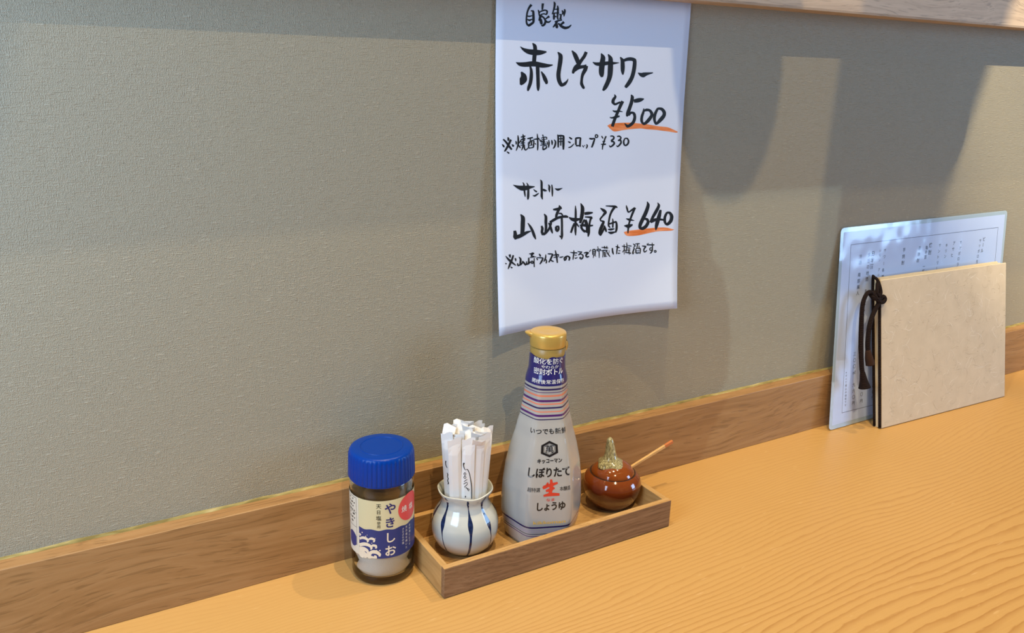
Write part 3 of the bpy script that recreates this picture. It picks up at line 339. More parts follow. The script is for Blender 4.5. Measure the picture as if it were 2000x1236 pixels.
LAM_TEXT=[[('冷',35.6,194.9,4.6,0),('酒',35.5,188.1,4.6,0),('南',35.3,174.5,4.6,0),('部',35.1,167.7,4.6,0),('美',35.0,160.8,4.6,0),('人',34.9,153.9,4.6,0)],[('伊',50.4,195.5,4.8,0),('豆',50.1,188.7,4.8,0),('の',49.8,181.9,4.8,0),('地',49.5,175.1,4.8,0),('酒',49.2,168.2,4.8,0),('あ',48.6,154.5,4.8,0),('ら',48.3,147.6,4.8,0),('ば',48.0,140.7,4.8,0),('し',47.7,133.8,4.8,0),('り',47.4,126.9,4.8,0)],[('日',57.1,196.3,5.4,1),('本',56.6,189.1,5.4,1),('酒',56.2,181.8,5.4,1)],[('一',51.3,74.8,4.6,0),('合',51.7,66.6,4.6,0),('四',52.6,50.0,4.6,0),('七',53.0,41.7,4.6,0),('〇',53.5,33.4,4.6,0),('円',53.9,25.0,4.6,0)],[('三',36.6,83.7,4.6,0),('〇',37.0,76.4,4.6,0),('〇',37.4,69.2,4.6,0),('㎖',37.8,61.9,4.6,0),('九',38.6,47.2,4.6,0),('六',39.0,39.9,4.6,0),('〇',39.4,32.5,4.6,0),('円',39.8,25.1,4.6,0)],[('四',74.1,47.7,4.4,0),('四',74.2,40.4,4.4,0),('〇',74.3,33.1,4.4,0),('円',74.4,25.7,4.4,0)],[('一',72.5,73.4,4.2,0),('合',72.4,65.6,4.2,0)],[('※',23.8,63.9,2.9,0),('す',24.1,60.1,2.9,0),('べ',24.3,56.2,2.9,0),('て',24.5,52.3,2.9,0),('税',24.8,48.5,2.9,0),('込',25.0,44.6,2.9,0),('み',25.3,40.7,2.9,0),('価',25.5,36.8,2.9,0),('格',25.7,32.9,2.9,0),('で',26.0,29.0,2.9,0),('す',26.2,25.1,2.9,0)],[('サ',77.8,198.3,4.0,0),('ワ',77.6,190.8,4.0,0),('ー',77.4,183.3,4.0,0),('各',77.2,175.8,4.0,0),('種',77.0,168.2,4.0,0)],[('レ',69.5,199.0,3.6,0),('モ',69.5,193.5,3.6,0),('ン',69.5,188.1,3.6,0),('グ',69.6,177.1,3.6,0),('レ',69.6,171.6,3.6,0),('フ',69.6,166.1,3.6,0),('ル',69.7,160.6,3.6,0)],[('芋',113.0,195.8,4.8,0),('焼',112.8,188.3,4.8,0),('酎',112.5,180.9,4.8,0)],[('麦',142.3,195.4,4.6,0),('焼',141.6,188.2,4.6,0),('酎',140.8,181.1,4.6,0)],[('亀',155.8,194.9,4.6,0),('甲',155.2,189.4,4.6,0),('宮',154.6,183.9,4.6,0),('一',153.3,172.8,4.6,0),('杯',152.7,167.2,4.6,0)],[('焼',163.1,197.1,5.6,1),('酎',162.6,188.8,5.6,1)],[('サ',181.4,195.6,4.4,0),('ン',180.8,188.7,4.4,0),('ト',180.2,181.7,4.4,0),('リ',179.6,174.8,4.4,0),('ー',179.0,167.8,4.4,0)],[('キ',195.1,194.5,4.4,0),('リ',194.5,187.8,4.4,0),('ン',194.0,181.1,4.4,0)],[('ア',210.2,195.7,4.6,0),('サ',209.1,188.6,4.6,0),('ヒ',208.1,181.4,4.6,0)],[('サ',224.1,195.7,4.4,0),('ッ',223.4,189.0,4.4,0),('ポ',222.7,182.2,4.4,0),('ロ',222.0,175.5,4.4,0),('ラ',221.3,168.8,4.4,0),('ガ',220.6,162.0,4.4,0),('ー',219.9,155.3,4.4,0)],[('ビ',273.2,196.0,5.0,1),('ー',272.0,188.8,5.0,1),('ル',270.8,181.6,5.0,1)],[('サ',265.3,194.5,4.4,0),('ッ',264.5,188.1,4.4,0),('ポ',263.7,181.6,4.4,0),('ロ',263.0,175.1,4.4,0),('生',262.2,168.6,4.4,0)]]
BOTTLE_PROFILE=[(0.004,0.0284),(0.0075,0.03071),(0.0165,0.03302),(0.0293,0.03479),(0.0415,0.0348),(0.0562,0.0341),(0.0722,0.03211),(0.0873,0.0287),(0.0953,0.0265),(0.1017,0.02455),(0.1093,0.02289),(0.1148,0.02126),(0.12,0.02043),(0.131,0.01848),(0.1415,0.01772),(0.147,0.01721),(0.155,0.01503),(0.1617,0.01467),(0.1738,0.01439),(0.184,0.01445)]
BOTTLE_TEXT=[('酸化を防ぐ',-0.108,0.164,1.809,4.7,'w',0.012),('やわらか',-0.043,0.1596,0.963,2.71,'w',0.005),('密封ボトル',-0.104,0.1555,1.725,4.87,'w',0.015),('開栓後常温保存',-0.114,0.1476,1.732,3.35,'w',0),('いつでも新鮮',-0.058,0.1072,1.4,4.5,'k',0.02),('キッコーマン',-0.013,0.0839,0.736,3.5,'k',0.03),('しぼりたて',-0.035,0.0744,1.198,7.59,'k',0.02),('超特選',-0.417,0.0602,0.306,3.49,'k',0.02),('本醸造',0.405,0.0602,0.28,3.53,'k',0.02),('なま',0.025,0.0512,0.233,2.57,'r',0.01),('しょうゆ',0.031,0.0454,0.755,7.2,'k',0.02),('kikkoman',0.018,0.0308,0.814,3.86,'y',0.01)]
LOGO=(-0.020,0.0932,0.2736,0.0065)
NAMA=[[-0.0747,0.06652,-0.0422,0.06608,-0.1308,0.06397,-0.0658,0.06211,-0.211,0.06264,-0.1773,0.06063],[-0.1743,0.06189,-0.1894,0.06362,0.0286,0.06252,0.0015,0.06527,0.2156,0.0648,0.1997,0.06633],[-0.0023,0.0687,0.056,0.06868,-0.0113,0.06302,0.0883,0.06258,-0.0437,0.05598,0.0392,0.0553],[-0.0984,0.05818,-0.1185,0.05987,0.0192,0.05879,-0.0129,0.06131,0.134,0.06066,0.1142,0.06216],[-0.1612,0.05423,-0.173,0.05587,0.0258,0.0544,0.0145,0.05747,0.2537,0.05439,0.2523,0.05657]]
STRIPES=[0.14406,0.14207,0.14054,0.13907,0.13845,0.13667,0.13512,0.13264,0.1307,0.12958,0.12845,0.1266,0.12527,0.12327,0.12238,0.12045,0.11867,0.11695,0.11613,0.02688,0.02525,0.02374,0.02298,0.02211,0.02135,0.01993,0.01928,0.01786,0.01709]
JAR_TEXT=[('や',5.9,66.95,9.97,'n',0.02),('き',5.75,55.22,9.58,'n',0.02),('し',6.27,42.48,9.7,'c',0.02),('お',5.9,31.29,10.05,'c',0.02),('天',-2.7,69.47,4.26,'k',0.01),('日',-2.78,64.51,3.8,'k',0.01),('塩',-2.86,59.73,4.41,'k',0.01),('使',-2.84,55.41,3.04,'k',0),('用',-2.98,52.26,3.06,'k',0),('焼',17.86,63.22,5.9,'w',0.005),('塩',25.68,62.51,5.94,'w',0.005),('さ',16.4,46.45,2.19,'w',0),('ら',16.37,44.05,2.2,'w',0),('さ',16.35,41.65,2.2,'w',0),('ら',16.32,39.25,2.21,'w',0),('の',16.3,36.84,2.21,'w',0),('塩',16.27,34.43,2.21,'w',0),('天',19.89,46.64,2.3,'w',0),('日',19.85,43.74,2.3,'w',0),('塩',19.82,40.83,2.31,'w',0),('を',19.79,37.92,2.31,'w',0),('焼',19.76,34.99,2.32,'w',0),('い',19.73,32.06,2.33,'w',0),('た',19.7,29.13,2.33,'w',0),('お',23.92,46.64,2.2,'w',0),('料',23.89,43.88,2.21,'w',0),('理',23.86,41.11,2.22,'w',0),('に',23.83,38.34,2.22,'w',0),('ど',23.8,35.56,2.22,'w',0),('う',23.77,32.77,2.23,'w',0),('ぞ',23.74,29.98,2.24,'w',0)]
WAVES=[[-18.88,38.34,-19.53,40.01,-16.26,39.84,-16.2,42.11,-13.67,40.01,-12.48,42.25,-12.2,39.09,-10.56,39.95,-12.56,38.27,-11.72,37.95],[-11.21,40.19,-11.49,41.08,-8.76,41.01,-8.69,43.01,-7.12,40.52,-5.82,42.05,-6.98,40.05,-6.01,39.53,-7.5,39.92,-7.3,38.97],[-19.08,32.21,-19.69,34.94,-14.83,34.39,-14.65,37.45,-11.31,34.68,-10.15,37.14,-9.53,33.51,-7.79,34.52,-10.01,32.63,-8.76,32.17],[-9.13,34.51,-9.53,35.34,-7.38,35.21,-7.55,37.18,-5.77,35.05,-4.69,36.74,-5.63,34.69,-4.44,34.12,-5.96,34.74,-5.89,33.75],[-19.57,27.95,-19.43,32.05,-15.87,29.59,-14.92,33.32,-13.25,29.7,-11.39,31.87,-12.46,27.99,-10.8,28.87],[-12.96,24.33,-15.06,23.73,-13.06,26.3,-14.82,26.86,-11.63,27.23,-12.12,28.53],[-9.21,24.58,-11.62,24.19,-8.91,28.28,-11.45,29.16,-7.38,29.2,-7.76,32.13,-4.99,29.02,-3.89,31.83,-3.45,27.82,-1.54,29.06,-3.38,27.06,-2.09,26.81],[-20.01,26.76,-18.55,28.34,-19.24,23.98,-15.32,28.49,-16.43,23.3,-13.68,26.65],[-6.95,26.49,-6.5,27.98,-5.9,26.31,-4.88,27.38,-5.4,24.94,-4.54,25.27],[-19.78,43.11,-18.84,44.16,-18.92,42.65,-17.45,43.45,-19.22,41.84,-18.41,41.81]]
DROPS=[(-16.38,45.41,0.25),(-13.27,43.07,0.2),(-4.85,32.16,0.22),(-2.3,32.12,0.28),(-8.34,38.08,0.15),(-12.0,44.37,0.12),(-5.55,42.61,0.12)]
SCRIPT_A=[[(345,790,6),(330,810,6),(345,832,6),(358,812,6),(342,790,6)],[(345,840,6),(330,860,6),(347,880,6),(360,860,6),(342,842,6)],[(335,925,6),(360,900,6),(378,890,6)],[(330,960,7),(372,930,7),(378,960,6),(342,1002,7),(368,1008,6),(400,1052,7),(408,1030,6),(360,1012,6)],[(330,655,18),(322,690,9),(338,740,7),(352,752,6),(375,744,9),(400,790,8),(420,880,8),(435,980,8),(440,1080,8),(443,1165,8)],[(352,1140,20),(364,1142,20)]]


# ------------------------------------------------------------------ setting
XL, XR = -0.9, 1.9
tag(box('wall_back', XL, XR, 0, 0.02, -0.02, 1.5, M_WALL, b=0), kind='structure')
tag(box('baseboard_back', XL, XR, -0.0143, -0.0001, 0.0, 0.0635, M_BASE, b=0.0006), kind='structure')
# upper rail, its lower edge chamfered
ZT, PT = 0.4443, 0.030
pv = []
for x in (XL, XR):
    pv += [(x, 0, ZT - 0.0012), (x, -PT + 0.0006, ZT - 0.0012), (x, -PT, ZT + 0.0008), (x, -PT, 0.56), (x, 0, 0.56)]
o = mobj('trim_1', pv, [(0, 1, 2, 3, 4), (9, 8, 7, 6, 5)] + [(i, i + 5, (i + 1) % 5 + 5, (i + 1) % 5) for i in range(5)], M_TRIM); tag(o, kind='structure')
# sealant bead where the wallpaper meets the baseboard
v = []; f = []
NS = 220
for i in range(NS + 1):
    x = XL + (XR - XL) * i / NS
    w = 0.0016 + 0.0009 * random.random(); h = 0.0010 + 0.0010 * random.random()
    v += [(x, -w, 0.0634), (x, -w * 0.55, 0.0635 + h * 0.7), (x, 0.0, 0.0637 + h)]
for i in range(NS):
    for k in range(2): f.append((i * 3 + k, i * 3 + 3 + k, i * 3 + 4 + k, i * 3 + 1 + k))
tag(mobj('trim_2', v, f, M_SEAL, None, True), kind='structure')
# unseen boards, mask panels and a bowl, added to shape the wall shadows
def plate(name, pts, y, mt=None, th_=0.008):
    k = len(pts); v = [(x, y, z) for x, z in pts] + [(x, y + th_, z) for x, z in pts]
    o = mobj(name, v, [tuple(range(k)), tuple(range(2 * k - 1, k - 1, -1))] + [(i, k + i, k + (i + 1) % k, (i + 1) % k) for i in range(k)], mt or M_TRIM)
    return tag(o, kind='structure')
plate('shadow_board_1', [(0.2265, 1.096), (0.95, 1.096), (0.95, 1.34), (0.2265, 1.34)], -0.60)  # added blocker, casts the dark band on the right of the wall
plate('shadow_board_2', [(-0.62, 1.36), (-0.160, 1.36), (-0.122, 1.498), (-0.078, 1.66), (-0.078, 1.72), (-0.62, 1.72)], -0.80)  # added blocker, cuts the right-hand spot along a slanted edge
def mask_pt(x, z, y=-0.95):
    k = (2.6 + y) / 2.6; return (0.42 + (x - 0.42) * k, 0.42 + (z - 0.42) * k)
edge = [(.365, .274), (.383, .226), (.385, .211), (.402, .197), (.416, .158), (.424, .124), (.4255, .078), (.405, .045), (.380, -.01), (.376, -.08)]  # left outline of the bright wall patch, cut into the mask
ep = [mask_pt(*q) for q in edge]
plate('light_mask_1', [(0.15, ep[-1][1])] + ep[::-1] + [(0.15, ep[0][1])], -0.95)  # added panels, mask the cool spot down to its wall patch
tl_ = ep[0]; tr_ = mask_pt(.567, .2746)
plate('light_mask_2', [(0.15, tl_[1]), (tr_[0] + 0.25, tr_[1]), (tr_[0] + 0.25, 0.60), (0.15, 0.60)], -0.95)
plate('light_mask_3', [(tr_[0], ep[-1][1]), (tr_[0] + 0.25, ep[-1][1]), (tr_[0] + 0.25, tr_[1]), (tr_[0], tr_[1])], -0.95)
v = []; f = []; NB = 32
for i in range(9):
    a = PI / 2 * i / 8
    for j in range(NB):
        t = 2 * PI * j / NB; r = 0.0425 * math.sin(a)
        v.append((0.204 + r * math.cos(t), -0.45 + r * math.sin(t), 1.028 - 0.070 * math.cos(a)))
for i in range(8):
    for j in range(NB): f.append((i * NB + j, (i + 1) * NB + j, (i + 1) * NB + (j + 1) % NB, i * NB + (j + 1) % NB))
f.append(tuple(8 * NB + j for j in range(NB)))
tag(mobj('shadow_bowl', v, f, M_TRIM, None, True), kind='structure')  # unseen bowl added to cast the rounded shadow beside the sign

ctr = box('counter', XL, XR, -0.43, -0.0001, -0.045, 0, M_CTR, b=0.0015)
tag(ctr, 'long pale pine counter with bold wavy grain along the wall', 'counter')

# ------------------------------------------------------------------ glyphs from the built-in font
GC = {}
def glyph(ch, bold=0.0):
    k = (ch, bold)
    if k in GC: return GC[k]
    cu = D.curves.new('glyph', 'FONT'); cu.body = ch; cu.size = 1.0; cu.resolution_u = 3; cu.offset = bold; cu.fill_mode = 'FRONT'
    ob = D.objects.new('glyph', cu); COL.objects.link(ob)
    dg = bpy.context.evaluated_depsgraph_get(); ev = ob.evaluated_get(dg); me = ev.to_mesh()
    vs = [(q.co.x, q.co.y) for q in me.vertices]; fs = [tuple(q.vertices) for q in me.polygons]
    ev.to_mesh_clear(); D.objects.remove(ob); D.curves.remove(cu)
    GC[k] = (vs, fs); return GC[k]
def centred(ch, bold):
    vs, fs = glyph(ch, bold)
    if not vs: return vs, fs
    cx, cy = (0.5, 0.36)
    xs = [q[0] for q in vs]; ys = [q[1] for q in vs]
    return [(x - (min(xs) + max(xs)) / 2, y - (min(ys) + max(ys)) / 2) for x, y in vs], fs
class Acc:
    def __init__(s): s.v = []; s.f = []
    def add(s, vs, fs):
        k = len(s.v); s.v += vs; s.f += [tuple(i + k for i in q) for q in fs]
def cr(a, n=4):
    out = []
    for i in range(len(a) - 1):
        p0 = a[max(i - 1, 0)]; p1 = a[i]; p2 = a[i + 1]; p3 = a[min(i + 2, len(a) - 1)]
        for k in range(n):
            t = k / n
            out.append(tuple(0.5 * (2 * p1[j] + (p2[j] - p0[j]) * t + (2 * p0[j] - 5 * p1[j] + 4 * p2[j] - p3[j]) * t * t + (3 * p1[j] - p0[j] - 3 * p2[j] + p3[j]) * t ** 3) for j in (0, 1)))
    out.append(tuple(a[-1])); return out
def strip(row, sc=1.0, n=4):
    A = [(row[i] * sc, row[i + 1] * sc) for i in range(0, len(row), 4)]; B = [(row[i + 2] * sc, row[i + 3] * sc) for i in range(0, len(row), 4)]
    A = cr(A, n); B = cr(B, n); vs = []
    for a, b in zip(A, B): vs += [a, b]
    return vs, [(2 * i, 2 * i + 1, 2 * i + 3, 2 * i + 2) for i in range(len(A) - 1)]

# ------------------------------------------------------------------ handwritten sign
def paper(a, b, off=0.0):
    q = (2 * a - 1) ** 2
    d = .0018 + .0012 * b + b ** 2.2 * (.0035 + .0095 * q) + .0012 * math.sin(PI * 2 * (a * 1.6 + .15)) * math.sin(PI * b) * b
    return (.1352 + .1945 * a + .0022 * b, -d - off, .4432 - .2725 * b + .0005 * q * b)
sign = empty('paper_sign', (0.232, -0.002, 0.30), 'white paper sign with black brush handwriting and orange underlines on the wall', 'sign')
v = []; f = []; NX, NY = 26, 34
for s in (0, 1):
    for j in range(NY + 1):
        for i in range(NX + 1): v.append(paper(i / NX, max(j / NY, 0.0), 0.0 if s == 0 else -0.00018))
st = (NX + 1) * (NY + 1)
for j in range(NY):
    for i in range(NX):
        a = j * (NX + 1) + i
        f.append((a, a + NX + 1, a + NX + 2, a + 1)); f.append((st + a, st + a + 1, st + a + NX + 2, st + a + NX + 1))
rim = [i for i in range(NX + 1)] + [j * (NX + 1) + NX for j in range(1, NY + 1)] + [NY * (NX + 1) + i for i in range(NX - 1, -1, -1)] + [j * (NX + 1) for j in range(NY - 1, 0, -1)]
for i in range(len(rim)):
    a, b = rim[i], rim[(i + 1) % len(rim)]; f.append((a, b, st + b, st + a))
mobj('sheet', v, f, M_PAPER, sign, True)
for ln in INK:
    acc = Acc()
    for row in ln:
        vs, fs = strip(row, 1 / 5000.0, 4); acc.add([paper(a, b, 0.00016) for a, b in vs], fs)
    tag(mobj('brush_lettering', acc.v, acc.f, M_INK, sign), 'black brush handwriting')
for nm in (ORANGE_A, ORANGE_B):
    n2 = len(nm)
    # upper and lower outline rows -> quads
    if nm is ORANGE_A: up = [0, 1, 2, 3, 4, 5, 6, 7, 8, 9]; lo = [0, 19, 18, 17, 16, 14, 12, 11, 10, 9] ; lo = [0, 19, 18, 16, 14, 13, 12, 11, 10, 9]
    else: up = [0, 1, 2, 3, 4, 5, 6]; lo = [0, 12, 10, 9, 8, 7, 6]
    r = []
    for a, b in zip(up, lo): r += [*nm[a], *nm[b]]
    vs, fs = strip(r, 1.0, 4)
    tag(mobj('underline', [paper(a, b, 0.00010) for a, b in vs], fs, M_ORANGE, sign), 'orange marker underline')

# ------------------------------------------------------------------ wooden tray
tx0, tx1, ty0, ty1, th = 0.04606, 0.26786, -0.09951, -0.0152, 0.0259
tray = empty('condiment_tray', ((tx0 + tx1) / 2, (ty0 + ty1) / 2, 0), 'brown rectangular wooden tray holding condiments on the counter', 'tray')
T = 0.0052
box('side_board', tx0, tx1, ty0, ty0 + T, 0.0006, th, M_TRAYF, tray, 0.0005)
box('side_board', tx0, tx1, ty1 - T, ty1, 0.0006, th, M_TRAY, tray, 0.0005)
box('side_board', tx0, tx0 + T, ty0 + T, ty1 - T, 0.0006, th, M_TRAYE, tray, 0.0005)
box('side_board', tx1 - T, tx1, ty0 + T, ty1 - T, 0.0006, th, M_TRAYE, tray, 0.0005)
box('rim', tx0 + 0.0002, tx1 - 0.0002, ty0 + 0.0002, ty0 + T, th - 0.0004, th + 0.0002, M_TRAY, tray, 0.0)
box('base_board', tx0 + 0.002, tx1 - 0.002, ty0 + 0.002, ty1 - 0.002, 0.0012, 0.004, M_TRAY, tray, 0)
FZ = 0.004

# ------------------------------------------------------------------ soy sauce bottle
BX, BY = 0.1585, -0.0574
FACE = math.atan2(-0.934, -0.358)
def lerp(x, xs, ys):
    if x <= xs[0]: return ys[0]
    for i in range(len(xs) - 1):
        if x <= xs[i + 1]: return ys[i] + (ys[i + 1] - ys[i]) * (x - xs[i]) / (xs[i + 1] - xs[i])
    return ys[-1]
def kz(z): return lerp(z, [.10, .128, .142, .156], [1, .85, .45, 0])
def hexr(t, k):
    s = 0
    for j in range(6):
        c = math.cos(t - FACE - j * PI / 3)
        if c > 0: s += c ** 14
    return (1 - k) + k * .9 / s ** (1 / 14)
PZ = [a for a, b in BOTTLE_PROFILE]; PRr = [b for a, b in BOTTLE_PROFILE]
def bott(dt, z, off=0.0):
    t = FACE + dt; R = lerp(z, PZ, PRr) * hexr(t, kz(z)) + off
    return (BX + R * math.cos(t), BY + R * math.sin(t), z)
bottle = empty('soy_sauce_bottle', (BX, BY, FZ), 'white soy sauce squeeze bottle with gold cap and purple stripes', 'bottle')
sz = STRIPES
bands = [(sz[0], 0.1665, 1), (sz[2], sz[1], 3), (sz[4], sz[3], 2), (sz[6], sz[5], 4), (sz[8], sz[7], 2), (sz[10], sz[9], 4), (sz[12], sz[11], 3), (sz[14], sz[13], 4), (sz[16], sz[15], 2), (sz[18], sz[17], 3),
         (sz[20], sz[19], 3), (sz[22], sz[21], 5), (sz[24], sz[23], 5), (sz[26], sz[25], 3), (sz[28], sz[27], 2)]
zs = sorted(set([round(q, 5) for q in PZ if q < 0.1660] + [round(q, 5) for b_ in bands for q in b_[:2]] + [round(0.004 + i * 0.004, 5) for i in range(41)]))
zs = [q for i, q in enumerate(zs) if q <= 0.1665]
def bid(z):
    for a, b_, k in bands:
        if a <= z <= b_: return k
    return 0
mid = [bid((zs[i] + zs[i + 1]) / 2) for i in range(len(zs) - 1)] + [1]
def ragged(t, i): return 0.0 if i < len(zs) - 1 else 0.0006 * math.sin(9 * t) + 0.0011 * math.sin(4 * t + 2)
lathe('bottle_body', [(z, lerp(z, PZ, PRr)) for z in zs], BX, BY, None, bottle, 96, lambda t, z: hexr(t, kz(z)), True, True, [M_BOT, M_NAVY, M_PURP, M_DNAVY, M_ORB, M_LAV], mid, ragged)
lathe('cap_collar', [(0.160, 0.0136), (0.1665, 0.01395), (0.1728, 0.01415), (0.1733, 0.0136)], BX, BY, M_GOLD2, bottle, 64)
cap = lathe('cap', [(0.1736, 0.0136), (0.1739, 0.0145), (0.1750, 0.0147), (0.1832, 0.0147), (0.1847, 0.0142), (0.1852, 0.0132), (0.1851, 0.0078), (0.1849, 0.0070), (0.1847, 0.0045), (0.1849, 0.001)], BX, BY, M_GOLD, bottle, 64)
# thumb lip and hinge of the cap
dirv = Vector((-0.875, 0.48, 0)); prp = Vector((-dirv.y, dirv.x, 0)); cB = Vector((BX, BY, 0))
v = []; f = []
for k in range(9):
    t = -0.42 + 0.84 * k / 8
    r0 = 0.0140; r1 = 0.0140 + 0.0048 * math.cos(t / 0.42 * PI / 2)
    d_ = dirv * math.cos(t) + prp * math.sin(t)
    v += [cB + d_ * r0 + Vector((0, 0, 0.1846)), cB + d_ * r1 + Vector((0, 0, 0.1843)), cB + d_ * r1 + Vector((0, 0, 0.1833)), cB + d_ * r0 + Vector((0, 0, 0.1800))]
for k in range(8):
    for j in range(4): f.append((k * 4 + j, k * 4 + (j + 1) % 4, k * 4 + 4 + (j + 1) % 4, k * 4 + 4 + j))
mobj('thumb_lip', v, f, M_GOLD, cap, True)
hd = Vector((0.92, -0.39, 0)); hp = Vector((-hd.y, hd.x, 0)); v = []
for zz_ in (0.1695, 0.1725, 0.1755, 0.1775):
    b0 = 0.0016 if zz_ in (0.1725, 0.1755) else 0.0008
    for s in (-1, 1): v += [cB + hd * 0.0140 + hp * s * 0.0035 + Vector((0, 0, zz_)), cB + hd * (0.0144 + b0) + hp * s * 0.0028 + Vector((0, 0, zz_))]
f = []
for k in range(3):
    a = k * 4; f += [(a, a + 1, a + 5, a + 4), (a + 1, a + 3, a + 7, a + 5), (a + 3, a + 2, a + 6, a + 7)]
mobj('hinge', v, f, M_GOLD, cap, True)
def btext(s, m, z, dw, h, colr, bold):
    acc = Acc(); R = lerp(z, PZ, PRr); n_ = len(s); pitch = dw / (n_ - 0.10)
    latin = s.isascii()
    if latin:
        vs, fs = glyph(s, bold); xs = [q[0] for q in vs]; w = max(xs) - min(xs); cx = (max(xs) + min(xs)) / 2; sy = h * 0.001 / 0.95; sx = dw / w
        acc.add([bott(m + (x - cx) * sx + 0.0, z + (y - 0.3) * sy, 0.00015) for x, y in vs], fs); return acc
    for i, ch in enumerate(s):
        vs, fs = glyph(ch, min(bold, 0.004) if ord(ch) > 0x3400 else bold)
        c_ = m + (i - (n_ - 1) / 2) * pitch; sx = pitch * (0.98 if n_ > 5 else 1.05); sy = h * 0.001 * 1.13
        xs = [q[0] for q in vs]; adv = 1.0
        acc.add([bott(c_ + (x - 0.5) * sx, z + (y - 0.36) * sy, 0.00015) for x, y in vs], fs)
    return acc
for s, m_, z, dw, h, colr, bold in BOTTLE_TEXT:
    bold = {'しぼりたて': 0.03, 'しょうゆ': 0.03, 'キッコーマン': 0.04, '超特選': 0.006, '本醸造': 0.006}.get(s, bold)
    a = btext(s, m_, z, dw, h, colr, bold)
    o = mobj('lettering', a.v, a.f, PRINT[colr], bottle)
    tag(o, {'w': 'white printed lettering', 'k': 'black printed lettering', 'r': 'red printed lettering', 'y': 'gold printed lettering'}[colr])
acc = Acc()
for row in NAMA:
    vs, fs = strip(row, 1.0, 4); acc.add([bott(a, b, 0.00016) for a, b in vs], fs)
tag(mobj('lettering', acc.v, acc.f, M_R, bottle), 'large red brush character')
# hexagon emblem
lm, lz, lw, lh = LOGO
def hexring(r0, r1, off):
    acc = Acc(); n_ = 6
    vs = []
    for j in range(6):
        a = PI / 2 + j * PI / 3; a2 = PI / 2 + (j + 1) * PI / 3
        for k in range(4):
            t = k / 4
            for r in (r0, r1):
                x = r * (math.cos(a) * (1 - t) + math.cos(a2) * t); y = r * (math.sin(a) * (1 - t) + math.sin(a2) * t)
                vs.append(bott(lm + x * lw / 0.866, lz + y * lh, off))
    return vs, [(2 * i, 2 * i + 1, (2 * i + 3) % 48, (2 * i + 2) % 48) for i in range(24)]
vs, fs = hexring(0.72, 1.0, 0.00015); tag(mobj('emblem', vs, fs, M_K, bottle), 'black hexagon emblem')
emb = D.objects['emblem']
vs, fs = hexring(0.62, 0.66, 0.00015); mobj('inner_line', vs, fs, M_K, emb)
vs, fs = centred('萬', 0.006); mobj('character', [bott(lm + x * lw / 0.866 * 0.98, lz + y * lh * 1.0, 0.00015) for x, y in vs], fs, M_K, emb)

# ------------------------------------------------------------------ salt jar
JX, JY, JR = 0.0215, -0.0403, 0.0247
jt0 = math.atan2(-0.587723 - JY, -0.198785 - JX)
jar = empty('salt_jar', (JX, JY, 0), 'round glass salt jar with ribbed blue screw cap beside the tray', 'jar')
outer = [(0.0004, 0.0205), (0.0006, 0.0228), (0.003, 0.0242), (0.006, 0.0245), (0.010, 0.0240), (0.0125, 0.0245), (0.020, 0.0245), (0.0225, 0.0240), (0.025, 0.0245), (0.074, 0.0245), (0.0765, 0.0240), (0.0795, 0.0245), (0.083, 0.0238), (0.086, 0.0222), (0.098, 0.0220)]
inner = [(0.098, 0.0202), (0.086, 0.0204), (0.081, 0.0222), (0.074, 0.0226), (0.012, 0.0226), (0.007, 0.0215), (0.0055, 0.018)]
lathe('glass_body', outer + inner, JX, JY, M_GLASS, jar, 72)
lathe('salt', [(0.0058, 0.0175), (0.0075, 0.0210), (0.012, 0.0222), (0.030, 0.0222), (0.0315, 0.018), (0.033, 0.006)], JX, JY, M_SALT, jar, 48, jitter=lambda t, i: 0.0008 * math.sin(3 * t) if i >= 3 else 0)
NR = 44
def ribs(t, z):
    return 1.0 + (0.032 * (abs(math.cos(t * NR / 2)) - 0.5) if 0.0852 < z < 0.1035 else 0.0)
jcap = lathe('screw_cap', [(0.0848, 0.0235), (0.0850, 0.0250), (0.0853, 0.02515), (0.1030, 0.0246), (0.1052, 0.0243), (0.1066, 0.0234), (0.1071, 0.0220), (0.1072, 0.0168), (0.1071, 0.001)], JX, JY, M_CAP, jar, NR * 6, ribs)
lathe('cap_ring', [(0.1071, 0.0155), (0.10755, 0.0158), (0.10755, 0.0162), (0.1071, 0.0165)], JX, JY, M_CAP, jcap, 64, cap0=False, cap1=False)
lathe('cap_skirt_band', [(0.0836, 0.0228), (0.0836, 0.0243), (0.0850, 0.0243), (0.0850, 0.0228)], JX, JY, M_CAP, jcap, 64, cap0=False, cap1=False)
def jar_s(s, z, off=0.0):
    t = jt0 + s * 0.001 / JR; R = JR + off
    return (JX + R * math.cos(t), JY + R * math.sin(t), z * 0.001)
def jband(name, s0, s1, zlo, zhi, mt, off, parent, n_=60):
    v = []; f = []
    for i in range(n_ + 1):
        s = s0 + (s1 - s0) * i / n_; v += [jar_s(s, zlo(s), off), jar_s(s, zhi(s), off)]
    for i in range(n_): f.append((2 * i, 2 * i + 2, 2 * i + 3, 2 * i + 1))
    return mobj(name, v, f, mt, parent, True)
lab = jband('label', -62, 62, lambda s: 25.0, lambda s: 73.8, M_LAB, 0.00005, jar, 90)
tag(lab, 'cream and navy paper label')
wave = lambda s: 49.3 + 0.45 * math.sin(s * 0.55)
jband('navy_field', -19.6, 60, lambda s: 25.0, wave, M_LABN, 0.00012, lab, 70)
jband('side_panel', -62, -19.8, lambda s: 25.0, lambda s: 73.8, M_LABW, 0.00012, lab, 40)
for s0, s1, z0, z1 in ((-22.3, -22.0, 32, 72.5), (-45, -22.0, 72.3, 72.6), (-45, -22.0, 47.5, 47.8), (-45, -22, 59.5, 59.8)):
    jband('border_line', s0, s1, lambda s: z0, lambda s: z1, M_K, 0.00016, lab, 12)
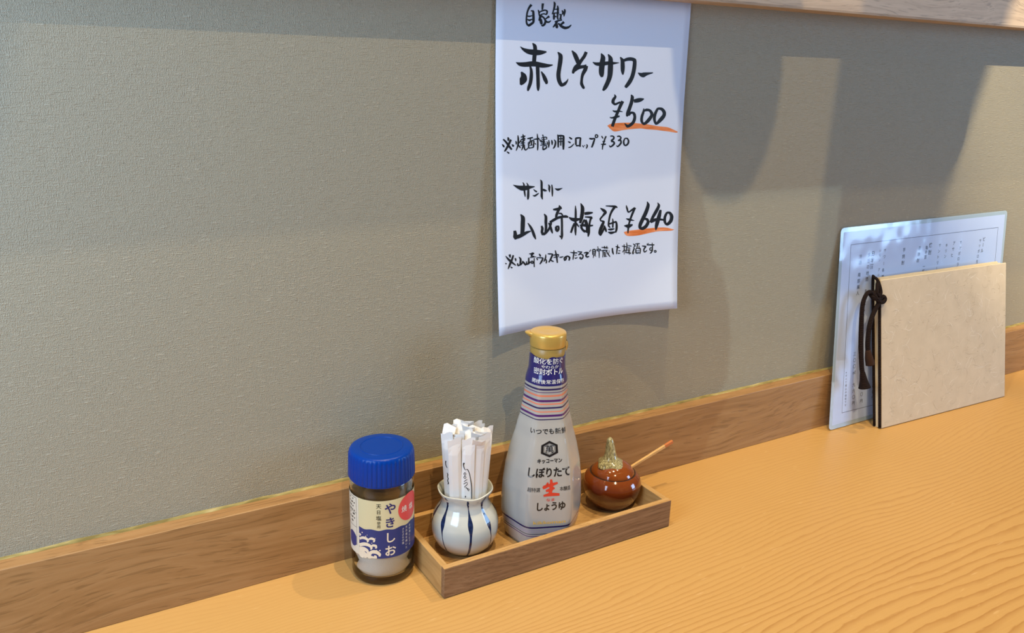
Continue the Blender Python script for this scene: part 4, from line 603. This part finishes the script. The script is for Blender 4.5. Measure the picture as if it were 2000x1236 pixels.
jband('badge', -34, -22.8, lambda s: 29.5 + 3 * ((s + 28.4) / 5.6) ** 2, lambda s: 42.5 - 3 * ((s + 28.4) / 5.6) ** 2, M_LABN, 0.00018, lab, 16)
acc = Acc(); random.seed(8)
for k in range(7):
    z = 70 - k * 3.2
    for q in range(4):
        s = -25 - q * 2.2 - random.random()
        if random.random() < 0.75: acc.add([jar_s(s, z, 0.00018), jar_s(s + 1.4, z, 0.00018), jar_s(s + 1.4, z + 0.9 + random.random(), 0.00018), jar_s(s, z + 0.9, 0.00018)], [(0, 1, 2, 3)])
tag(mobj('fine_print', acc.v, acc.f, M_K, lab), 'tiny dark side print')
v = [jar_s(24.0, 63.4, 0.00016)]; f = []
for k in range(1, 9):
    for j in range(48):
        a = 2 * PI * j / 48; v.append(jar_s(24.0 + 11.7 * k / 8 * math.cos(a), 63.2 + 11.4 * k / 8 * math.sin(a), 0.00016))
for j in range(48): f.append((0, 1 + j, 1 + (j + 1) % 48))
for k in range(7):
    for j in range(48):
        a = 1 + k * 48; f.append((a + j, a + 48 + j, a + 48 + (j + 1) % 48, a + (j + 1) % 48))
tag(mobj('sun_disc', v, f, M_SUN, lab), 'red sun disc')
jacc = {}
for ch, s, z, h, colr, bold in JAR_TEXT:
    vs, fs = centred(ch, min(bold, 0.005) if ord(ch) > 0x3400 else bold)
    k = h * 0.98
    if ch in '焼塩' and colr == 'w' and h > 6: k = h * 0.75
    jacc.setdefault(colr + ('s' if h < 9 else ''), Acc()).add([jar_s(s + x * k * 0.95, z + y * k, 0.00026) for x, y in vs], fs)
for k, a in jacc.items(): mobj('lettering', a.v, a.f, PRINT[k[0]], lab)
acc = Acc()
for row in WAVES:
    vs, fs = strip(row, 1.0, 4); acc.add([jar_s(a, b, 0.00022) for a, b in vs], fs)
for s, z, r in DROPS:
    r *= 2.2
    acc.add([jar_s(s + r * math.cos(j * PI / 4), z + r * math.sin(j * PI / 4), 0.00022) for j in range(8)], [tuple(range(8))])
jb = [(-19.6, 25), (-19.6, 31), (-16, 30.5), (-13, 28.5), (-9, 27), (-5.5, 26.5), (-5, 25.0)]
vs = []
for s, z in jb: vs += [jar_s(s, 25.0, 0.0002), jar_s(s, z, 0.0002)]
acc.add(vs, [(2 * i, 2 * i + 2, 2 * i + 3, 2 * i + 1) for i in range(len(jb) - 1)])
tag(mobj('wave_drawing', acc.v, acc.f, M_C, lab), 'cream wave crests and spray')

# ------------------------------------------------------------------ toothpick jar
TX, TY = 0.091, -0.047
tjar = empty('toothpick_jar', (TX, TY, FZ), 'small round white porcelain jar with blue vertical stripes on the tray', 'jar')
tp = [(0.0, 0.0140), (0.0004, 0.0158), (0.003, 0.0198), (0.008, 0.0242), (0.014, 0.0267), (0.020, 0.0276), (0.026, 0.0274), (0.032, 0.0258), (0.037, 0.0230), (0.041, 0.0203), (0.0445, 0.0191), (0.048, 0.0194), (0.0512, 0.0212), (0.0535, 0.0226), (0.0545, 0.0226), (0.0547, 0.0216), (0.0520, 0.0197), (0.048, 0.0178), (0.044, 0.0174), (0.036, 0.0205), (0.020, 0.0245), (0.006, 0.0195), (0.003, 0.012)]
tpz = [(FZ + z, r) for z, r in tp]
TN = 96
def wavy(t, i): return (0.0006 * math.sin(5 * t + 0.6) if 11 <= i <= 16 else 0.0)
lathe('jar_body', tpz, TX, TY, M_PORC, tjar, TN, jitter=wavy)
tt0 = math.atan2(-0.587723 - TY, -0.198785 - TX)
oz = [q[0] for q in tpz[:15]]; orr = [q[1] for q in tpz[:15]]
for k in range(8):
    a0 = tt0 + math.radians(8 + 45 * k); ph_ = k * 2.1
    v = []; f = []; N_ = 40
    for i in range(N_ + 1):
        z = FZ + 0.0003 + (0.0535 - 0.0003) * i / N_; u = i / N_
        w = 0.0006 + 0.0003 * math.sin(ph_ + 6 * u) + 0.0016 * math.exp(-((u - 0.62 + 0.03 * math.sin(ph_)) / 0.11) ** 2) + 0.0006 * math.exp(-((u - 0.93) / 0.05) ** 2)
        sh = 0.0022 * math.sin(ph_ + 3.2 * u) - 0.001
        R = lerp(z, oz, orr) + 0.00012
        a = a0 + sh / max(R, 0.01)
        for s in (-1, 0, 1): v.append((TX + R * math.cos(a + s * w / R), TY + R * math.sin(a + s * w / R), z + (0.0006 * math.sin(5 * a + 0.6) if u > 0.93 else 0)))
    for i in range(N_):
        for j in (0, 1): f.append((i * 3 + j, i * 3 + j + 1, i * 3 + j + 4, i * 3 + j + 3))
    mobj('blue_stripe', v, f, M_BLUE, tjar, True)

# toothpicks in paper sleeves
def sleeve_mesh():
    prof = [(0.0, 0.0006, 1.0), (0.010, 0.0011, 1.0), (0.060, 0.0012, 1.0), (0.070, 0.0011, 1.0), (0.0755, 0.0005, 1.03), (0.0785, 0.00012, 1.05), (0.084, 0.00010, 1.06)]
    v = []; f = []
    for z, d, s in prof:
        w = 0.0050 * s
        v += [(-w, 0, z), (-w * 0.45, -d, z), (w * 0.45, -d, z), (w, 0, z), (w * 0.45, d, z), (-w * 0.45, d, z)]
    for i in range(len(prof) - 1):
        for j in range(6): f.append((i * 6 + j, i * 6 + (j + 1) % 6, i * 6 + 6 + (j + 1) % 6, i * 6 + 6 + j))
    f.append((5, 4, 3, 2, 1, 0)); k = (len(prof) - 1) * 6; f.append(tuple(k + j for j in range(6)))
    me = D.meshes.new('toothpick_sleeve'); me.from_pydata(v, [], f); me.materials.append(M_SLEEVE); me.update(); return me
SM = [sleeve_mesh() for _ in range(3)]
rng = random.Random(11)
for me, bend in zip(SM, (0.0, 0.0022, -0.0020)):
    for q in me.vertices:
        if q.co.z > 0.07:
            k = (q.co.z - 0.07) / 0.014
            q.co.y += bend * k * k * 2.2; q.co.x += bend * 0.5 * k; q.co.z += 0.0016 * math.sin(q.co.x * 420 + bend * 900) * k
vdir = Vector((-0.479, -0.878, 0)); vrt = Vector((0.878, -0.479, 0))
def place_sleeve(r, u, dpt, base_u, base_d, yaw, z0, label, group, mesh):
    o = D.objects.new('toothpick_sleeve', mesh); COL.objects.link(o)
    top = Vector((TX, TY, 0)) + vrt * u + vdir * dpt + Vector((0, 0, z0 + 0.08)); bot = Vector((TX, TY, 0)) + vrt * base_u + vdir * base_d + Vector((0, 0, z0))
    zc = (top - bot).normalized(); face = (vdir * math.cos(yaw) + vrt * math.sin(yaw))
    xc = zc.cross(face) * -1; xc = face.cross(zc) * -1; yc = zc.cross(xc).normalized(); xc = yc.cross(zc).normalized()
    mm = Matrix((xc, yc, zc)).transposed().to_4x4(); mm.translation = bot; o.matrix_world = mm
    tag(o, label, 'toothpick', group); return o
PLAIN = 'plain white toothpick sleeve in the middle or back of the jar bundle'
GRP = 'plain toothpick sleeves in the jar'
sl = []
# (u right, d towards viewer) at the top, metres
spots = [(-0.0090, 0.0150), (0.0022, 0.0152), (0.0100, 0.0128), (0.0145, 0.0095), (0.0172, 0.0045), (-0.0150, 0.0085), (-0.0065, 0.0098), (0.0040, 0.0100), (0.0095, 0.0070), (0.0165, -0.0015), (-0.0155, 0.0015), (-0.0085, 0.0045), (0.0, 0.0048), (0.0065, 0.0025), (0.0125, 0.0018), (-0.0125, -0.0045), (-0.0050, -0.0010), (0.0030, -0.0030), (0.0100, -0.0045), (-0.0060, -0.0075), (0.0012, -0.0090), (0.0075, -0.0105)]
hts = [0.0165, 0.0170, 0.0165, 0.0180, 0.0190, 0.0185, 0.0170, 0.0180, 0.0195, 0.0190, 0.0200, 0.0175, 0.0195, 0.0190, 0.0185, 0.0190, 0.0215, 0.0205, 0.0190, 0.0200, 0.0225, 0.0195]
for i, (u, d_) in enumerate(spots):
    k = 0.70; hts[i] += 0.0075
    yaw = (0.10 if i == 0 else -0.12 if i == 1 else rng.uniform(-0.25, 0.25) + u * 28)
    lb, gp = PLAIN, GRP
    if i == 1: lb, gp = 'toothpick sleeve with black cursive script at the front of the striped jar', None
    if i == 5: lb, gp = 'toothpick sleeve at the left with half hidden black cursive script', None
    own = {0: 'broad plain toothpick sleeve at the front, left of the black script', 2: 'plain toothpick sleeve standing just right of the scripted front one', 4: 'rightmost plain toothpick sleeve, leaning outward over the jar rim'}
    if i in own: lb, gp = own[i], None
    sl.append(place_sleeve(0, u, d_, u * k, d_ * k, yaw, hts[i], lb, gp, SM[i % 3] if i not in (0, 1, 5) else SM[0]))

bpy.context.view_layer.update()
def script_on(o, rows, fx, fz):
    acc = Acc(); mw = o.matrix_world
    for st in rows:
        row = []
        for i, (x, y, w) in enumerate(st):
            a = st[max(i - 1, 0)]; b = st[min(i + 1, len(st) - 1)]; t = Vector((b[0] - a[0], b[1] - a[1])).normalized()
            for s in (1, -1): row += [fx(x - t.y * s * w * 0.62), fz(y + t.x * s * w * 0.62)]
        vs, fs = strip(row, 1.0, 3); acc.add([(a, -0.00135, b) for a, b in vs], fs)
    me = D.meshes.new('script'); me.from_pydata(acc.v, [], acc.f); me.materials.append(M_INK); me.update()
    q = D.objects.new('script', me); COL.objects.link(q); q.parent = o; tag(q, 'black cursive script')
script_on(sl[1], SCRIPT_A, lambda x: (x - 382) / 6.87 / 2.42e3 * 1.0, lambda y: 0.0815 - (y - 360) / 6.87 / 2.32e3)
SCRIPT_B = [[(130, 565, 12), (124, 600, 9), (130, 640, 9), (145, 662, 7)], [(140, 735, 8), (148, 760, 10), (140, 790, 8), (150, 815, 10), (140, 845, 8), (150, 880, 12), (138, 897, 8)]]
script_on(sl[5], SCRIPT_B, lambda x: (x - 112) / 6.87 / 2.42e3 - 0.0025, lambda y: 0.0790 - (y - 260) / 6.87 / 2.32e3)

# ------------------------------------------------------------------ lidded spice pot
PX, PY = 0.2418, -0.048
pot = empty('spice_pot', (PX, PY, FZ), 'small round red-brown glazed pot with a stalk-handled lid on the tray', 'pot')
bp = [(0.0, 0.0150), (0.0012, 0.0160), (0.003, 0.0178), (0.008, 0.0220), (0.014, 0.0252), (0.020, 0.0266), (0.0245, 0.0264), (0.029, 0.0246), (0.0318, 0.0220), (0.0330, 0.0208), (0.0325, 0.0196), (0.030, 0.0196), (0.020, 0.0225), (0.006, 0.0185), (0.004, 0.010)]
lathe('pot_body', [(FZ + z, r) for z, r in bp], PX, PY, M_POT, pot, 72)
lathe('rim_line', [(FZ + 0.0321, 0.0196), (FZ + 0.0332, 0.0199), (FZ + 0.0333, 0.0206), (FZ + 0.0325, 0.0212)], PX, PY, M_DARKG, pot, 72, cap0=False, cap1=False)
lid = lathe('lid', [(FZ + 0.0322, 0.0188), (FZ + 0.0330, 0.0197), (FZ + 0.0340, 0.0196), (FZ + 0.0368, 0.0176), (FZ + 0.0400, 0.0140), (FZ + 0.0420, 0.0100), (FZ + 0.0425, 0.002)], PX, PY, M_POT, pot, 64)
stem_o = lathe('stalk_handle', [(0, 0.0126), (0.0014, 0.0116), (0.0032, 0.0088), (0.006, 0.0062), (0.010, 0.0051), (0.015, 0.0044), (0.020, 0.0036), (0.0235, 0.0027), (0.0252, 0.0014), (0.0256, 0.0003)], 0, 0, M_STEM, None, 40,
               rf=lambda t, z: 1 + (0.10 * math.sin(4 * t + 1) * max(0, 1 - z / 0.006)), jitter=lambda t, i: -0.0016 if i == 0 else 0)
for q in stem_o.data.vertices:
    q.co.x += -0.07 * q.co.z + 0.8 * q.co.z ** 2 * -1; q.co.y += 0.02 * q.co.z
stem_o.parent = lid; stem_o.location = Vector((PX - 0.0022, PY + 0.001, FZ + 0.0412)) - Vector(pot.location) - Vector(lid.location)
# wooden spoon handle sticking out of the lid notch
spn = empty('wooden_spoon', (0.262, -0.041, 0.030), 'thin wooden spoon handle with reddish tip leaning out of the pot', 'spoon')
A0 = Vector((0.2515, -0.0415, 0.0265)); A1 = Vector((0.3165, -0.0425, 0.0480)); dA = (A1 - A0)
def flatbar(name, p0, p1, w0, w1, th_, mt, parent):
    d_ = (p1 - p0).normalized(); sd = d_.cross(Vector((0, 1, 0))).normalized(); nn = Vector((0, 1, 0))
    v = []
    for p_, w in ((p0, w0), (p1, w1)): v += [p_ + sd * w - nn * th_, p_ - sd * w - nn * th_, p_ - sd * w + nn * th_, p_ + sd * w + nn * th_]
    o = mobj(name, v, [(0, 1, 2, 3), (7, 6, 5, 4)] + [(i, i + 4, (i + 1) % 4 + 4, (i + 1) % 4) for i in range(4)], mt, parent); bev(o, 0.0004); return o
flatbar('handle', A0, A0 + dA * 0.86, 0.0010, 0.0015, 0.0012, M_STICK, spn)
flatbar('handle_tip', A0 + dA * 0.86, A1, 0.0015, 0.0016, 0.00125, M_TIP, spn)

# ------------------------------------------------------------------ laminated drinks menu leaning on the wall
LB = Vector((0.567, -0.0275, 0.0008)); LTc = Vector((0.5723, -0.0012, 0.2282)); E1 = Vector((1, 0, 0)); E2 = (LTc - LB); LHm = E2.length * 1000; E2.normalize(); EN = E1.cross(E2).normalized()
def lam(u, v_, off=0.0): return LB + E1 * u * 0.001 + E2 * v_ * 0.001 + EN * off
LWm = 320.0
lamo = empty('laminated_menu', tuple(LB + E1 * 0.16), 'glossy laminated white drinks menu sheet leaning on the wall', 'menu')
def rrect(u0, u1, v0, v1, r, n_=6):
    out = []
    for cx, cy, a0 in ((u1 - r, v0 + r, -PI / 2), (u1 - r, v1 - r, 0), (u0 + r, v1 - r, PI / 2), (u0 + r, v0 + r, PI)):
        for k in range(n_ + 1):
            a = a0 + PI / 2 * k / n_; out.append((cx + r * math.cos(a), cy + r * math.sin(a)))
    return out
def slab(name, pts, o0, o1, mt, parent):
    k = len(pts); v = [lam(a, b, o1) for a, b in pts] + [lam(a, b, o0) for a, b in pts]
    return mobj(name, v, [tuple(range(k)), tuple(range(2 * k - 1, k - 1, -1))] + [(i, k + i, k + (i + 1) % k, (i + 1) % k) for i in range(k)], mt, parent)
slab('sheet', rrect(5, LWm - 5, 5, LHm - 5, 0.8), -0.0001, 0.0001, M_MENU, lamo)
pf = rrect(0, LWm, 0, LHm, 5)
mobj('film', [lam(a, b, 0.00045) for a, b in pf], [tuple(range(len(pf)))], M_FILM, lamo)
ro = rrect(0.1, LWm - 0.1, 0.1, LHm - 0.1, 5); ri = rrect(5, LWm - 5, 5, LHm - 5, 1.2); kf = len(ro)
tag(mobj('sealed_edge', [lam(a, b, 0.0) for a, b in ro + ri], [(i, (i + 1) % kf, kf + (i + 1) % kf, kf + i) for i in range(kf)], M_FEDGE, lamo), 'clear sealed film border with its pale blue sheen in the colour')
for colm in LAM_TEXT:
    acc = Acc()
    for ch, u, v_, size, bold in colm:
        vs, fs = centred(ch, 0.016 if bold else 0.004)
        rot = ch in 'ー'
        k = size / 0.90
        pts = []
        for x, y in vs:
            if rot: x, y = y, -x
            pts.append(lam(u + x * k, v_ + y * k, 0.0002))
        acc.add(pts, fs)
    tag(mobj('menu_text', acc.v, acc.f, M_TXT, lamo), 'vertical grey printed menu text')
cs = [(17.8, 209.7), (302.1, 208.6), (304.0, 13.5), (20.5, 16.8)]; ins = []
for i, (a, b) in enumerate(cs):
    ins.append((a + (0.45 if i in (0, 3) else -0.45), b + (-0.45 if i < 2 else 0.45)))
mobj('frame_line', [lam(a, b, 0.00018) for a, b in cs + ins], [(i, (i + 1) % 4, 4 + (i + 1) % 4, 4 + i) for i in range(4)], M_TXT, lamo)

# ------------------------------------------------------------------ corded booklet
BB = Vector((0.6276, -0.0520, 0.0006)); F1 = Vector((0.9993, -0.0381, 0)); F1.normalize(); F2 = Vector((0.0, 0.190, 0.982)); F2 = (F2 - F1 * F2.dot(F1)).normalized(); FN = F1.cross(F2).normalized()
BWm, BHm = 234.0, 171.0
def bk(u, v_, off=0.0): return BB + F1 * u * 0.001 + F2 * v_ * 0.001 + FN * off * 0.001
book = empty('menu_booklet', tuple(BB + F1 * 0.117), 'beige washi paper menu booklet with a dark cord, leaning on the laminated sheet', 'menu')
def bslab(name, u0, u1, v0, v1, o0, o1, mt, b=0.0006):
    v = [bk(u0, v0, o1), bk(u1, v0, o1), bk(u1, v1, o1), bk(u0, v1, o1), bk(u0, v0, o0), bk(u1, v0, o0), bk(u1, v1, o0), bk(u0, v1, o0)]
    o = mobj(name, v, BOXF, mt, book)
    if b: bev(o, b)
    return o
def bcover(name, o0, o1, nx=30, nz=22):
    bslab(name, 0, BWm, 0, BHm, o0, o1, M_WASHI, 0.0009)
bcover('front_cover', -2.0, 0.0)
bslab('spine_cover', -0.6, 1.2, 1, BHm - 1, -8.6, -1.2, M_PAGE, 0)
v_t = BHm + 0.6
for k in range(3): bslab('page', 2.5, BWm - 13 + k * 1.5, 1.5, BHm + 1.3 + 0.5 * k, -3.6 - k * 1.5, -2.6 - k * 1.5, M_PAGE, 0)
bcover('back_cover', -8.8, -7.0)
# long fibres pressed into the washi
rg = random.Random(21)
for nm_, mt_, cnt, lb_ in (('paper_fibres', M_FIB, 170, 'pale raised paper fibres'), ('paper_fibres', M_FIBD, 55, 'tan paper fibres')):
    acc = Acc()
    for k in range(cnt):
        u = rg.uniform(10, BWm - 8); v_ = rg.uniform(6, BHm - 6); a = rg.uniform(0, 2 * PI); kap = rg.uniform(-0.16, 0.16); ln = rg.uniform(5, 20); w = rg.uniform(0.16, 0.42)
        row = []
        for q in range(6):
            e = w * (0.35 + math.sin(PI * (q + 0.3) / 5.6))
            if 2 < u < BWm - 2 and 2 < v_ < BHm - 2:
                row += [u - math.sin(a) * e * 0.5, v_ + math.cos(a) * e * 0.5, u + math.sin(a) * e * 0.5, v_ - math.cos(a) * e * 0.5]
            u += math.cos(a) * ln / 5; v_ += math.sin(a) * ln / 5; a += kap * ln / 5 + rg.uniform(-0.15, 0.15)
        if len(row) >= 12:
            vs, fs = strip(row, 1.0, 2); acc.add([bk(p_, q_, 0.06 + 0.0006 * k / cnt) for p_, q_ in vs], fs)
    tag(mobj(nm_, acc.v, acc.f, mt_, D.objects['front_cover']), lb_, kind='stuff')
# binding cord along the fold, knot, two tails
tube('binding_cord', [bk(-0.8, 1.2, -2), bk(-1.5, 40, -1.2), bk(-1.3, 90, -1.0), bk(-1.0, 140, -0.8), bk(-1.5, 158, 0.2), bk(-3.0, 163, 0.8), bk(-5, BHm, 0), bk(-4, BHm + 2.2, -3)], [0.0017] * 8, M_CORD, book, 10)
tube('binding_cord', [bk(-4, BHm + 2.2, -3), bk(-3, BHm + 2.5, -6), bk(-1.5, BHm - 2, -9), bk(-1.2, 100, -9.2), bk(-1, 2, -9)], [0.0016] * 5, M_CORD, book, 10)
kn = tube('knot', [bk(-17, 157.5, -1), bk(-15.5, 153, 2.4), bk(-11.0, 151.0, 3.6), bk(-6.5, 151, 3.0), bk(-5.0, 155, 1.0), bk(-9.0, 158, 0.2), bk(-13.5, 157.5, 1.6), bk(-12, 152, 3.8), bk(-7, 147.5, 3.6), bk(-1, 146.5, 3.6), bk(3.0, 149.2, 3.2), bk(1.5, 152.5, 2.2), bk(-3, 150.0, 1.6), bk(-7.5, 146.5, 2.2)], [0.0023] * 14, M_CORD, book, 10)
tube('knot', [bk(-5.5, 168, 0.5), bk(-8.0, 163, 2.0), bk(-9.5, 157, 2.8), bk(-6.0, 154, 3.2), bk(-3.2, 158, 2.4), bk(-4.0, 165, 1.4), bk(-4.5, 170, 0)], [0.0022] * 7, M_CORD, book, 10)
tl = tube('cord_tail', [bk(-14.5, 156, 1), bk(-20, 160, 2.0), bk(-27, 157, 2.2), bk(-32, 146, 1.6), bk(-33.5, 125, 1), bk(-34.5, 100, 1), bk(-34.0, 78, 1.2), bk(-33.0, 70, 1.4)], [0.0022, 0.0022, 0.0023, 0.0024, 0.0026, 0.0027, 0.0026, 0.0027], M_CORD, book, 10)
tube('frayed_end', [bk(-33.0, 71, 1.4), bk(-31.6, 62, 1.6), bk(-30.2, 53, 1.8)], [0.0027, 0.0042, 0.0068], M_CORD, tl, 14)
t2 = tube('cord_tail', [bk(-4.0, 148, 2.4), bk(-10, 143, 3.0), bk(-17, 133, 2.6), bk(-22, 120, 2.0), bk(-24.0, 104, 1.6), bk(-24.0, 94, 1.6)], [0.0023, 0.0024, 0.0025, 0.0026, 0.0027, 0.0027], M_CORD, book, 10)
tube('frayed_end', [bk(-24.0, 95, 1.6), bk(-22.6, 86, 1.8), bk(-20.6, 78, 2.0)], [0.0027, 0.0044, 0.0052], M_CORDF, t2, 14)
